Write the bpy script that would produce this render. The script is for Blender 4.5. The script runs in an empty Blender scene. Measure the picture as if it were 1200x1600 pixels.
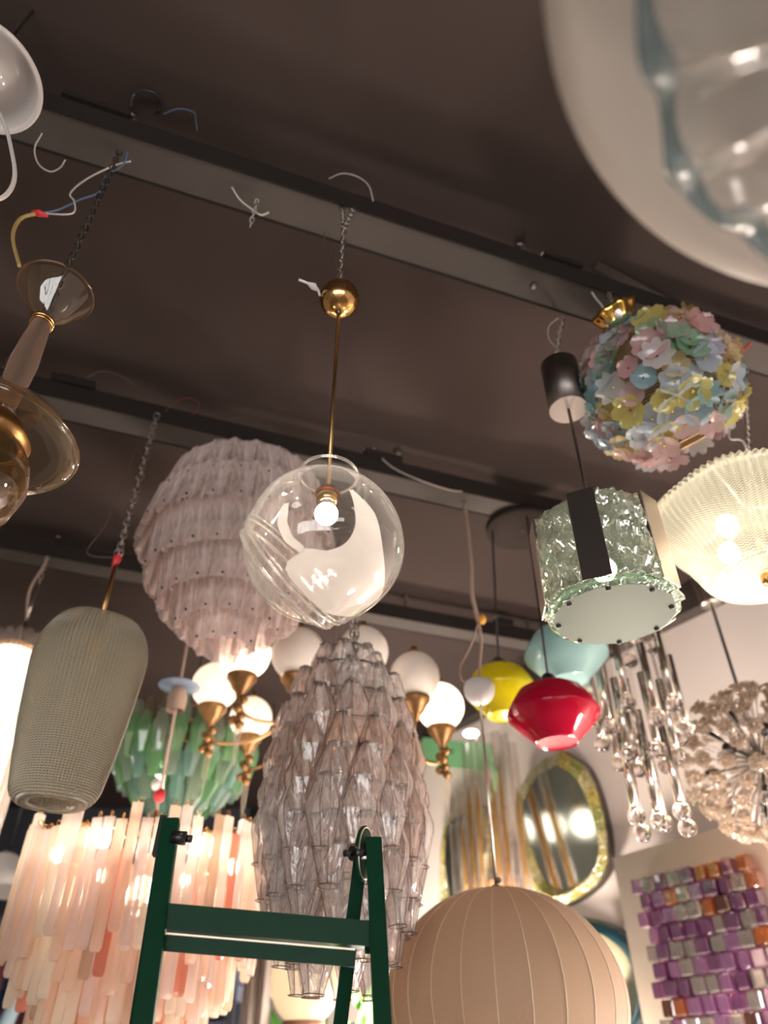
import bpy, bmesh, math, random
from mathutils import Vector, Matrix
random.seed(7)
PI = math.pi
scn = bpy.context.scene
COL = scn.collection

# ------------------------------------------------------------------ camera
F = 1150.0                      # focal length in pixels of the 1200x1600 frame
TH = math.radians(38.0)         # camera pitched upward
CT, ST = math.cos(TH), math.sin(TH)
EYE = Vector((0, 0, 1.6))
cam_d = bpy.data.cameras.new('camera')
cam_d.sensor_fit = 'VERTICAL'
cam_d.sensor_height = 36.0
cam_d.lens = F / 1600 * 36.0
cam_d.dof.use_dof = True
cam_d.dof.focus_distance = 1.42
cam_d.dof.aperture_fstop = 2.1
cam_d.clip_start = 0.02
cam = bpy.data.objects.new('camera', cam_d)
COL.objects.link(cam)
cam.location = EYE
cam.rotation_euler = (PI / 2 + TH, 0, 0)
scn.camera = cam

# ------------------------------------------------------------------ world, exposure
w = bpy.data.worlds.new('street_daylight')
scn.world = w
w.use_nodes = True
w.node_tree.nodes['Background'].inputs[0].default_value = (1.0, 0.96, 0.93, 1)
w.node_tree.nodes['Background'].inputs[1].default_value = 4.6
scn.view_settings.view_transform = 'Standard'
scn.view_settings.look = 'None'
scn.view_settings.gamma = 1.0
scn.view_settings.use_curve_mapping = False
scn.view_settings.exposure = 1.2
scn.cycles.transparent_max_bounces = 24
scn.cycles.max_bounces = 6
scn.cycles.diffuse_bounces = 2
scn.cycles.glossy_bounces = 3
scn.cycles.sample_clamp_indirect = 6.0
scn.cycles.caustics_reflective = False
scn.cycles.blur_glossy = 1.0


# ------------------------------------------------------------------ geometry of the view: where a sight line meets a given distance
def ray(px, py):
    x, y = (px - 600) / F, (800 - py) / F
    return Vector((x, CT - y * ST, ST + y * CT))


def at(px, py, Y):              # point on the sight line at forward distance Y (metres)
    d = ray(px, py)
    return EYE + d * (Y / d.y)


def ath(px, py, h):             # point on the sight line at height h above the eye
    d = ray(px, py)
    return EYE + d * (h / d.z)


def mpp(px, py, Y):             # metres per pixel there
    return (Y / ray(px, py).y) / F


def zrow(py, Y):
    return at(600, py, Y).z


# ------------------------------------------------------------------ mesh builder
WL = {}                         # world origin of each unrotated parent


class MB:
    def __init__(s):
        s.v = []; s.f = []; s.sm = []

    def add(s, vs, fs, smooth=True):
        b = len(s.v)
        s.v += [Vector(p) for p in vs]
        s.f += [tuple(b + i for i in f) for f in fs]
        s.sm += [smooth] * len(fs)
        return s

    def box(s, c, size, M=None):
        hx, hy, hz = [k / 2 for k in size]
        vs = [Vector((x, y, z)) for x in (-hx, hx) for y in (-hy, hy) for z in (-hz, hz)]
        if M is not None:
            vs = [M @ p for p in vs]
        c = Vector(c)
        return s.add([p + c for p in vs], [(0, 1, 3, 2), (4, 6, 7, 5), (0, 4, 5, 1), (2, 3, 7, 6), (0, 2, 6, 4), (1, 5, 7, 3)], False)

    def bar(s, p0, p1, ex, ey):  # straight bar of rectangular section; ex, ey half-extent vectors
        p0, p1, ex, ey = Vector(p0), Vector(p1), Vector(ex), Vector(ey)
        vs = []
        for p in (p0, p1):
            vs += [p - ex - ey, p + ex - ey, p + ex + ey, p - ex + ey]
        return s.add(vs, [(3, 2, 1, 0), (4, 5, 6, 7), (0, 1, 5, 4), (1, 2, 6, 5), (2, 3, 7, 6), (3, 0, 4, 7)], False)

    def tube(s, pts, r, n=8, caps=True, smooth=True):
        pts = [Vector(p) for p in pts]
        rs = r if isinstance(r, (list, tuple)) else [r] * len(pts)
        up = None
        rings = []
        for i, p in enumerate(pts):
            d = (pts[min(i + 1, len(pts) - 1)] - pts[max(i - 1, 0)]).normalized()
            if up is None:
                up = d.orthogonal().normalized()
            a = (up - d * up.dot(d)).normalized()
            up = a
            b = d.cross(a)
            rings.append([p + (a * math.cos(2 * PI * k / n) + b * math.sin(2 * PI * k / n)) * rs[i] for k in range(n)])
        vs = [q for rg in rings for q in rg]
        fs = []
        for i in range(len(pts) - 1):
            for k in range(n):
                k2 = (k + 1) % n
                fs.append((i * n + k, i * n + k2, (i + 1) * n + k2, (i + 1) * n + k))
        s.add(vs, fs, smooth)
        if caps:
            b = len(s.v) - len(vs)
            s.f.append(tuple(b + k for k in reversed(range(n)))); s.sm.append(False)
            s.f.append(tuple(b + (len(pts) - 1) * n + k for k in range(n))); s.sm.append(False)
        return s

    def lathe(s, prof, c, n=32, M=None, rmod=None, smooth=True, close=False):
        c = Vector(c)
        vs, fs = [], []
        for i, (r, z) in enumerate(prof):
            for k in range(n):
                a = 2 * PI * k / n
                rr = r * (rmod(a, i, z) if rmod else 1)
                p = Vector((rr * math.cos(a), rr * math.sin(a), z))
                vs.append((M @ p if M is not None else p) + c)
        m = len(prof)
        for i in range(m - 1 if not close else m):
            j = (i + 1) % m
            for k in range(n):
                k2 = (k + 1) % n
                fs.append((i * n + k, i * n + k2, j * n + k2, j * n + k))
        return s.add(vs, fs, smooth)

    def sphere(s, c, r, n=20, m=12, sz=1.0, fn=None):
        prof = []
        c = Vector(c)
        vs, fs = [], []
        for i in range(m + 1):
            t = PI * i / m
            for k in range(n):
                a = 2 * PI * k / n
                d = Vector((math.sin(t) * math.cos(a), math.sin(t) * math.sin(a), math.cos(t)))
                q = r * (fn(d) if fn else 1)
                vs.append(c + Vector((d.x * q, d.y * q, d.z * q * sz)))
        for i in range(m):
            for k in range(n):
                k2 = (k + 1) % n
                fs.append((i * n + k, (i + 1) * n + k, (i + 1) * n + k2, i * n + k2))
        return s.add(vs, fs, True)

    def torus(s, c, R, r, n=24, m=8, M=None, sx=1.0):
        c = Vector(c)
        vs, fs = [], []
        for i in range(n):
            a = 2 * PI * i / n
            for k in range(m):
                b = 2 * PI * k / m
                p = Vector(((R + r * math.cos(b)) * math.cos(a) * sx, (R + r * math.cos(b)) * math.sin(a), r * math.sin(b)))
                vs.append((M @ p if M is not None else p) + c)
        for i in range(n):
            for k in range(m):
                i2, k2 = (i + 1) % n, (k + 1) % m
                fs.append((i * m + k, i2 * m + k, i2 * m + k2, i * m + k2))
        return s.add(vs, fs, True)

    def mesh(s, name, mat, origin=(0, 0, 0)):
        o = Vector(origin)
        me = bpy.data.meshes.new(name)
        me.from_pydata([p - o for p in s.v], [], s.f)
        me.polygons.foreach_set('use_smooth', s.sm)
        bm = bmesh.new(); bm.from_mesh(me)
        bmesh.ops.remove_doubles(bm, verts=bm.verts, dist=1e-5)
        bmesh.ops.recalc_face_normals(bm, faces=bm.faces)
        bm.to_mesh(me); bm.free()
        me.materials.append(mat)
        return me

    def build(s, name, mat, parent=None, origin=None):
        if origin is None:
            origin = WL[parent.name] if parent else Vector((0, 0, 0))
        origin = Vector(origin)
        ob = bpy.data.objects.new(name, s.mesh(name, mat, origin))
        COL.objects.link(ob)
        WL[ob.name] = origin
        if parent:
            ob.parent = parent
            ob.location = origin - WL[parent.name]
        else:
            ob.location = origin
        return ob


def tag(o, label=None, cat=None, group=None, kind=None):
    if label: o['label'] = label
    if cat: o['category'] = cat
    if group: o['group'] = group
    if kind: o['kind'] = kind
    return o


def thing(name, loc, label, cat, group=None):
    o = bpy.data.objects.new(name, None)
    o.empty_display_size = 0.05
    COL.objects.link(o)
    o.location = loc
    WL[o.name] = Vector(loc)
    return tag(o, label, cat, group)


def inst(name, me, parent, M):   # a piece that shares mesh data; M in world space
    ob = bpy.data.objects.new(name, me)
    COL.objects.link(ob)
    ob.parent = parent
    loc, rot, sc = M.decompose()
    ob.rotation_mode = 'QUATERNION'
    ob.location = loc - WL[parent.name]
    ob.rotation_quaternion = rot
    ob.scale = sc
    return ob


def sub(name, me, parent):       # sub-part in its parent's own frame
    ob = bpy.data.objects.new(name, me)
    COL.objects.link(ob)
    ob.parent = parent
    return ob


def frame(z, x=None):            # rotation whose Z axis is z
    z = Vector(z).normalized()
    if x is None:
        x = z.orthogonal()
    x = Vector(x)
    x = (x - z * x.dot(z)).normalized()
    y = z.cross(x)
    return Matrix((x, y, z)).transposed().to_4x4()


def TRS(loc, R=None, s=1.0):
    M = Matrix.Translation(loc)
    if R is not None:
        M = M @ R
    if isinstance(s, (tuple, list)):
        return M @ Matrix.Diagonal((*s, 1))
    return M @ Matrix.Scale(s, 4)


def bez(pts, n=24):              # smooth curve through the points (Catmull-Rom)
    P = [Vector(p) for p in pts]
    P = [P[0] * 2 - P[1]] + P + [P[-1] * 2 - P[-2]]
    out = []
    segs = len(P) - 3
    per = max(2, n // segs)
    for i in range(segs):
        a, b, c, d = P[i:i + 4]
        for k in range(per):
            t = k / per
            out.append(0.5 * ((2 * b) + (c - a) * t + (2 * a - 5 * b + 4 * c - d) * t * t + (3 * b - a - 3 * c + d) * t ** 3))
    out.append(P[-2])
    return out


# ------------------------------------------------------------------ materials
def newmat(name):
    m = bpy.data.materials.new(name)
    m.use_nodes = True
    nt = m.node_tree
    for n in list(nt.nodes):
        nt.nodes.remove(n)
    out = nt.nodes.new('ShaderNodeOutputMaterial')
    return m, nt, out


def N(nt, t, **kw):
    n = nt.nodes.new(t)
    for k, v in kw.items():
        setattr(n, k, v)
    return n


def pmat(name, col, rough=0.5, metal=0.0, noise=0.0, nscale=8, bump=0.0, bscale=60, spec=0.5, coat=0.0, trans_col=None, aniso=None):
    m, nt, out = newmat(name)
    b = N(nt, 'ShaderNodeBsdfPrincipled')
    b.inputs['Base Color'].default_value = (*col, 1)
    b.inputs['Roughness'].default_value = rough
    b.inputs['Metallic'].default_value = metal
    b.inputs['Specular IOR Level'].default_value = spec
    b.inputs['Coat Weight'].default_value = coat
    nt.links.new(b.outputs[0], out.inputs[0])
    if noise or bump:
        tc = N(nt, 'ShaderNodeTexCoord')
    if noise:
        t = N(nt, 'ShaderNodeTexNoise'); t.inputs['Scale'].default_value = nscale; t.inputs['Detail'].default_value = 5
        r = N(nt, 'ShaderNodeMapRange'); r.inputs[3].default_value = 1 - noise; r.inputs[4].default_value = 1 + noise
        mx = N(nt, 'ShaderNodeMix', data_type='RGBA', blend_type='MULTIPLY'); mx.inputs[0].default_value = 1
        mx.inputs[6].default_value = (*col, 1)
        nt.links.new(tc.outputs['Object'], t.inputs['Vector'])
        nt.links.new(t.outputs['Fac'], r.inputs[0])
        nt.links.new(r.outputs[0], mx.inputs[7])
        nt.links.new(mx.outputs[2], b.inputs['Base Color'])
    if bump:
        t = N(nt, 'ShaderNodeTexNoise'); t.inputs['Scale'].default_value = bscale; t.inputs['Detail'].default_value = 3
        bp = N(nt, 'ShaderNodeBump'); bp.inputs['Strength'].default_value = bump; bp.inputs['Distance'].default_value = 0.01
        nt.links.new(tc.outputs['Object'], t.inputs['Vector'])
        nt.links.new(t.outputs['Fac'], bp.inputs['Height'])
        nt.links.new(bp.outputs[0], b.inputs['Normal'])
    return m


def emat(name, col, strength):
    m, nt, out = newmat(name)
    e = N(nt, 'ShaderNodeEmission')
    e.inputs[0].default_value = (*col, 1)
    e.inputs[1].default_value = strength
    nt.links.new(e.outputs[0], out.inputs[0])
    return m


def glass(name, tint, body=0.0, bcol=None, rough=0.03, refl=1.0, edge=0.35, tex=None, tscale=40, tstr=0.5, tstretch=(1, 1, 1), transl=0.7, glow=None, f0=0.05, bodytex=0.0):
    """thin-walled blown glass: tinted see-through, mirror sheen that grows at grazing angles, and a share of milky body."""
    m, nt, out = newmat(name)
    tr = N(nt, 'ShaderNodeBsdfTransparent')
    tr.inputs[0].default_value = (*tint, 1)
    gl = N(nt, 'ShaderNodeBsdfGlossy')
    gl.inputs['Roughness'].default_value = rough
    gl.inputs['Color'].default_value = (1, 1, 1, 1)
    lw = N(nt, 'ShaderNodeLayerWeight')
    lw.inputs[0].default_value = 0.5
    pw = N(nt, 'ShaderNodeMath', operation='POWER'); pw.inputs[1].default_value = 3.2
    ma = N(nt, 'ShaderNodeMath', operation='MULTIPLY_ADD'); ma.inputs[1].default_value = 0.75 * refl; ma.inputs[2].default_value = f0 * refl
    nt.links.new(lw.outputs['Facing'], pw.inputs[0])
    nt.links.new(pw.outputs[0], ma.inputs[0])
    nrm = None
    h = None
    if tex:
        tc = N(nt, 'ShaderNodeTexCoord')
        mp = N(nt, 'ShaderNodeMapping'); mp.inputs['Scale'].default_value = tstretch
        nt.links.new(tc.outputs['Object'], mp.inputs[0])
        if tex == 'noise':
            t = N(nt, 'ShaderNodeTexNoise'); t.inputs['Scale'].default_value = tscale; t.inputs['Detail'].default_value = 2; t.inputs['Distortion'].default_value = 0.6
            h = t.outputs['Fac']
        elif tex == 'voronoi':
            t = N(nt, 'ShaderNodeTexVoronoi', feature='SMOOTH_F1'); t.inputs['Scale'].default_value = tscale
            h = t.outputs['Distance']
        elif tex == 'wave':
            t = N(nt, 'ShaderNodeTexWave', bands_direction='Z'); t.inputs['Scale'].default_value = tscale; t.inputs['Distortion'].default_value = 1.5
            h = t.outputs['Fac']
        nt.links.new(mp.outputs[0], t.inputs['Vector'])
        bp = N(nt, 'ShaderNodeBump'); bp.inputs['Strength'].default_value = tstr; bp.inputs['Distance'].default_value = 0.02
        nt.links.new(h, bp.inputs['Height'])
        nrm = bp.outputs[0]
        nt.links.new(nrm, gl.inputs['Normal'])
        nt.links.new(nrm, lw.inputs['Normal'])
    cur = tr.outputs[0]
    if body:
        bc = bcol or tint
        df = N(nt, 'ShaderNodeBsdfDiffuse'); df.inputs[0].default_value = (*bc, 1)
        tl = N(nt, 'ShaderNodeBsdfTranslucent'); tl.inputs[0].default_value = (*bc, 1)
        mx = N(nt, 'ShaderNodeMixShader'); mx.inputs[0].default_value = transl
        nt.links.new(df.outputs[0], mx.inputs[1]); nt.links.new(tl.outputs[0], mx.inputs[2])
        if nrm is not None:
            nt.links.new(nrm, df.inputs['Normal']); nt.links.new(nrm, tl.inputs['Normal'])
        # more glass is looked through towards the rim of a curved wall
        e2 = N(nt, 'ShaderNodeMath', operation='POWER'); e2.inputs[1].default_value = 2.0
        nt.links.new(lw.outputs['Facing'], e2.inputs[0])
        e3 = N(nt, 'ShaderNodeMath', operation='MULTIPLY_ADD', use_clamp=True); e3.inputs[1].default_value = edge; e3.inputs[2].default_value = body
        nt.links.new(e2.outputs[0], e3.inputs[0])
        fac = e3.outputs[0]
        if bodytex and h is not None:
            rr = N(nt, 'ShaderNodeMapRange'); rr.inputs[1].default_value = 0.3; rr.inputs[2].default_value = 0.7
            rr.inputs[3].default_value = 1 - bodytex; rr.inputs[4].default_value = 1 + bodytex
            nt.links.new(h, rr.inputs[0])
            mm = N(nt, 'ShaderNodeMath', operation='MULTIPLY', use_clamp=True)
            nt.links.new(fac, mm.inputs[0]); nt.links.new(rr.outputs[0], mm.inputs[1])
            fac = mm.outputs[0]
        m2 = N(nt, 'ShaderNodeMixShader')
        nt.links.new(fac, m2.inputs[0]); nt.links.new(cur, m2.inputs[1]); nt.links.new(mx.outputs[0], m2.inputs[2])
        cur = m2.outputs[0]
    m3 = N(nt, 'ShaderNodeMixShader')
    nt.links.new(ma.outputs[0], m3.inputs[0]); nt.links.new(cur, m3.inputs[1]); nt.links.new(gl.outputs[0], m3.inputs[2])
    cur = m3.outputs[0]
    if glow:
        em = N(nt, 'ShaderNodeEmission'); em.inputs[0].default_value = (*glow[0], 1); em.inputs[1].default_value = glow[1]
        ad = N(nt, 'ShaderNodeAddShader')
        nt.links.new(cur, ad.inputs[0]); nt.links.new(em.outputs[0], ad.inputs[1])
        cur = ad.outputs[0]
    nt.links.new(cur, out.inputs[0])
    return m


def solidglass(name, col, rough=0.0, ior=1.45):
    m, nt, out = newmat(name)
    g = N(nt, 'ShaderNodeBsdfGlass')
    g.inputs['Color'].default_value = (*col, 1); g.inputs['Roughness'].default_value = rough; g.inputs['IOR'].default_value = ior
    nt.links.new(g.outputs[0], out.inputs[0])
    return m


M_ceil = pmat('ceiling_paint', (0.056, 0.0415, 0.0375), 0.95, noise=0.12, nscale=1.3, bump=0.08, bscale=25, spec=0.05)
M_wall = pmat('wall_paint', (0.80, 0.69, 0.645), 0.8, noise=0.05, nscale=2)
M_dark = pmat('dark_wall_paint', (0.035, 0.038, 0.05), 0.6, noise=0.3, nscale=2)
M_floor = pmat('floor_stone', (0.20, 0.17, 0.145), 0.5, noise=0.15, nscale=3)
M_trim = pmat('trim_brown', (0.055, 0.042, 0.036), 0.6)
M_traydark = pmat('tray_web_paint', (0.022, 0.017, 0.0155), 0.8, spec=0.1)
M_trayunder = pmat('tray_flange_paint', (0.078, 0.067, 0.061), 0.8, spec=0.15, noise=0.1, nscale=6)
M_black = pmat('black_plastic', (0.012, 0.011, 0.012), 0.35)
M_steel = pmat('steel', (0.62, 0.56, 0.52), 0.28, 1.0)
M_darksteel = pmat('dark_steel', (0.16, 0.14, 0.13), 0.4, 1.0)
M_brushed = pmat('brushed_steel', (0.70, 0.58, 0.52), 0.36, 1.0, bump=0.05, bscale=200)
M_chrome = pmat('chrome', (0.72, 0.67, 0.62), 0.18, 1.0)
M_brass = pmat('brass', (0.72, 0.42, 0.16), 0.16, 1.0)
M_brassdull = pmat('aged_brass', (0.42, 0.25, 0.11), 0.34, 1.0)
M_gold = pmat('gilt', (0.95, 0.58, 0.14), 0.14, 1.0)
M_bronze = pmat('bronze_leaf', (0.27, 0.145, 0.06), 0.38, 0.8, noise=0.4, nscale=40)
M_chain = pmat('chain_steel', (0.42, 0.38, 0.35), 0.35, 1.0)
M_chaindark = pmat('chain_dark', (0.07, 0.06, 0.055), 0.45, 0.8)
M_whiteplastic = pmat('white_plastic', (0.72, 0.68, 0.68), 0.4)
M_whitewire = pmat('white_wire', (0.55, 0.50, 0.47), 0.5)
M_bluewire = pmat('blue_wire', (0.07, 0.12, 0.22), 0.5)
M_brownwire = pmat('brown_wire', (0.10, 0.055, 0.045), 0.5)
M_yellowwire = pmat('yellow_wire', (0.36, 0.24, 0.08), 0.5)
M_beigecord = pmat('beige_cord', (0.36, 0.25, 0.20), 0.6)
M_redtape = pmat('red_tape', (0.62, 0.03, 0.04), 0.4)
M_amberclip = pmat('amber_clip', (0.75, 0.35, 0.05), 0.35)
M_bulb = emat('bulb_light', (1.0, 0.86, 0.68), 42)
M_socket = pmat('bulb_neck', (0.85, 0.75, 0.68), 0.35)
M_green = pmat('ladder_green', (0.003, 0.033, 0.0150), 0.42, spec=0.12, noise=0.2, nscale=30)
M_bareedge = pmat('worn_steel_edge', (0.62, 0.52, 0.42), 0.35, 0.9)
M_mint = pmat('mint_paint', (0.26, 0.62, 0.30), 0.45)


# ------------------------------------------------------------------ chains and wires
def link_mesh(name, L, wd, r, mat):
    mb = MB()
    n, m = 12, 5
    pts = []
    for i in range(n):
        a = 2 * PI * i / n
        pts.append(Vector((wd / 2 * math.cos(a), 0, (L / 2 - wd / 2) * (1 if math.sin(a) > 0 else -1) * (1 if abs(math.sin(a)) > 1e-6 else 0) + wd / 2 * math.sin(a))))
    vs, fs = [], []
    for i, p in enumerate(pts):
        d = (pts[(i + 1) % n] - pts[i - 1]).normalized()
        a = Vector((0, 1, 0)); b = d.cross(a)
        for k in range(m):
            q = 2 * PI * k / m
            vs.append(p + (a * math.cos(q) + b * math.sin(q)) * r)
    for i in range(n):
        for k in range(m):
            i2, k2 = (i + 1) % n, (k + 1) % m
            fs.append((i * m + k, i2 * m + k, i2 * m + k2, i * m + k2))
    mb.add(vs, fs)
    return mb.mesh(name, mat)


LINKS = {}


def chain(parent, p0, p1, mat, L=0.026, wd=0.014, r=0.0021):
    key = (mat.name, L, wd, r)
    if key not in LINKS:
        LINKS[key] = link_mesh('chain_link', L, wd, r, mat)
    p0, p1 = Vector(p0), Vector(p1)
    d = p1 - p0
    step = L - 3.2 * r
    n = max(1, int(round(d.length / step)))
    R = frame(d)
    for i in range(n):
        c = p0 + d * ((i + 0.5) / n)
        inst('chain_link', LINKS[key], parent, TRS(c, R @ Matrix.Rotation((i % 2) * PI / 2 + 0.3, 4, 'Z')))


def wire(name, pts, r, mat, parent=None, label=None, cat=None, n=28, group=None):
    ps = bez(pts, n)
    ob = MB().tube(ps, r, 6).build(name, mat, parent, origin=None if parent else ps[0])
    if label:
        tag(ob, label, cat, group)
    return ob


# ================================================================== ROOM
ND1, ND2, ND3 = 1.130, 2.170, 3.240   # distance of the trays' centre lines across the room
HC = 2.12                         # ceiling above the eye
HT = 1.95                         # underside of the cable trays above the eye
ZC, ZT = EYE.z + HC, EYE.z + HT
TD = Vector((0.943, 0.332, 0)).normalized()      # direction of the trays
TN = Vector((-TD.y, TD.x, 0))                    # across the trays, away from the eye
WD = Vector((0.584, -0.812, 0)).normalized()     # along the right wall, towards the eye's side
WN = Vector((-WD.y, WD.x, 0)) * -1               # out of that wall into the room
if WN.x > 0: WN = -WN
WP = Vector((1.676, 3.367, 0))                   # a point of the wall


def onwall(px, py, off=0.0):
    d = ray(px, py)
    p0 = WP + WN * off
    t = (p0 - Vector((EYE.x, EYE.y, 0))).dot(WN) / Vector((d.x, d.y, 0)).dot(WN)
    return EYE + d * t


def struct(name, mb, mat, label, cat, parent=None):
    return tag(mb.build(name, mat, parent), label, cat, kind='structure')


struct('floor', MB().box((0.4, 1.2, -0.05), (9.8, 14.6, 0.1)), M_floor, 'brown stone shop floor below the lamps', 'floor')
ceil = struct('ceiling', MB().box((0.4, 1.2, ZC + 0.05), (9.8, 14.6, 0.1)), M_ceil, 'dim brown painted ceiling above the lamps', 'ceiling')
# right wall
wa, wb = WP + WD * 5.0, WP - WD * 4.9
mid = (wa + wb) / 2
Rw = Matrix((WD, -WN, Vector((0, 0, 1)))).transposed()
struct('wall_right', MB().box(mid - WN * 0.05 + Vector((0, 0, ZC / 2)), ((wa - wb).length, 0.1, ZC), Rw), M_wall, 'pinkish beige plaster wall carrying the mirrors', 'wall')
struct('trim_1', MB().box(mid + WN * 0.045 + Vector((0, 0, (ZT + ZC) / 2 + 0.005)), ((wa - wb).length, 0.09, ZC - ZT), Rw), M_trim, 'dark brown boxed beam along the top of the beige wall', 'trim')
struct('wall_back', MB().box((-1.5, 7.4, ZC / 2), (6.0, 0.1, ZC)), M_dark, 'dark navy wall at the far end of the shop', 'wall')
struct('wall_left', MB().box((-4.0, 0.9, ZC / 2), (0.1, 13.0, ZC)), pmat('grey_green_paint', (.20, .21, .19), .7, noise=.15, nscale=2), 'grey-green wall on the left side of the shop', 'wall')
# street front behind the viewer: sill, lintel and glass
struct('wall_side', MB().box((4.62, -3.1, ZC / 2), (0.1, 5.0, ZC)), M_wall, 'pinkish beige side wall towards the street front', 'wall')
struct('wall_front', MB().box((0, -5.6, 0.2), (10, 0.12, 0.4)).box((0, -5.6, 2.98), (10, 0.12, 1.48)).box((-3.9, -5.6, 1.32), (0.6, 0.12, 1.84)).box((4.2, -5.6, 1.32), (1.2, 0.12, 1.84)), M_wall, 'street front wall with a wide shop window opening', 'wall')
wf = struct('window_1', MB().box((-1.2, -5.6, 1.32), (0.06, 0.08, 1.84)).box((1.2, -5.6, 1.32), (0.06, 0.08, 1.84)).box((0, -5.6, 0.43), (7.2, 0.08, 0.06)).box((0, -5.6, 2.21), (7.2, 0.08, 0.06)), M_darksteel, 'dark metal framed shop window facing the street', 'window')
M_pane = glass('window_glass', (0.96, 0.97, 0.97), refl=0.6)
for cx in (-2.4, 0, 2.4):
    MB().box((cx, -5.6, 1.32), (2.34, 0.006, 1.72)).build('pane', M_pane, wf)

# dark strip in place of a shadow gap in the ceiling, beyond the first tray
ga, gb_ = ath(930, 412, HC), ath(1125, 513, HC)
gd = (gb_ - ga).normalized()
brd = struct('trim_2', MB().bar(ga + Vector((0, 0, -.004)), ga + gd * 2.4 + Vector((0, 0, -.004)), TN * .012, Vector((0, 0, .006))), M_trim, 'thin dark strip in place of a ceiling shadow gap beside the nearest tray', 'trim')


# ------------------------------------------------------------------ cable trays
def tray(nd, s0, s1, label, boxes, rods, bolts=()):
    base = TN * nd
    c = base + TD * ((s0 + s1) / 2)
    t = thing('cable_tray', (c.x, c.y, ZT), label, 'cable tray', 'suspended cable trays')
    R = Matrix((TD, TN, Vector((0, 0, 1)))).transposed()
    L = s1 - s0
    MB().box((c.x, c.y, ZT + 0.004), (L, 0.11, 0.008), R).build('flange', M_trayunder, t)
    cw = c - TN * 0.057
    MB().box((cw.x, cw.y, ZT + 0.036), (L, 0.006, 0.080), R).build('web', M_traydark, t)
    cw = c + TN * 0.057
    MB().box((cw.x, cw.y, ZT + 0.018), (L, 0.006, 0.044), R).build('web', M_traydark, t)
    for s, ln, hh in boxes:
        p = base + TD * s - TN * 0.048
        bx = MB().box((p.x, p.y, ZT + 0.07 + hh / 2), (ln, 0.05, hh), R).build('junction_box', M_traydark, t)
        q = base + TD * (s - ln / 2 + 0.012) - TN * 0.05
        MB().lathe([(0.0, 0), (0.012, 0), (0.012, 0.012), (0, 0.014)], (q.x, q.y, ZT + 0.07 + hh), 10).build('cable_gland', M_whiteplastic, bx)
    for s in rods:
        p = base + TD * s - TN * 0.02
        MB().tube([(p.x, p.y, ZT + 0.005), (p.x, p.y, ZC)], 0.0045, 8).build('threaded_rod', M_darksteel, t)
        MB().lathe([(0, 0), (0.018, 0), (0.018, 0.006), (0.010, 0.008), (0.010, 0.018), (0, 0.018)], (p.x, p.y, ZC - 0.018), 12).build('ceiling_anchor', M_darksteel, t)
    for s in bolts:
        p = base + TD * s
        MB().lathe([(0, -0.006), (0.010, -0.006), (0.013, 0), (0, 0.001)], (p.x, p.y, ZT - 0.0005), 10).build('bolt', M_darksteel, t)
    return t


def tray_s(px, py):
    p = ath(px, py, HT)
    return Vector((p.x, p.y, 0)).dot(TD)


tray(ND1, -1.3, 3.2, 'long dark cable tray nearest the viewer, above the flower globe', [(tray_s(140, 165), 0.17, 0.022), (tray_s(880, 440), 0.13, 0.024)], [tray_s(825, 425), -0.35, 2.2], [tray_s(832, 450)])
tray(ND2, -1.30, 3.4, 'middle cable tray running behind the clear globe lamp', [(tray_s(105, 602), 0.15, 0.035), (tray_s(600, 735), 0.16, 0.03)], [tray_s(628, 742), -0.7, 2.4])
tray(ND3, -2.4, 3.4, 'furthest cable tray above the green glass chandelier', [(tray_s(100, 862), 0.13, 0.03), (tray_s(800, 985), 0.10, 0.04)], [tray_s(640, 965), -1.6, 2.0])


def trayY(nd, X):
    return (nd - TN.x * X) / TN.y


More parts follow.
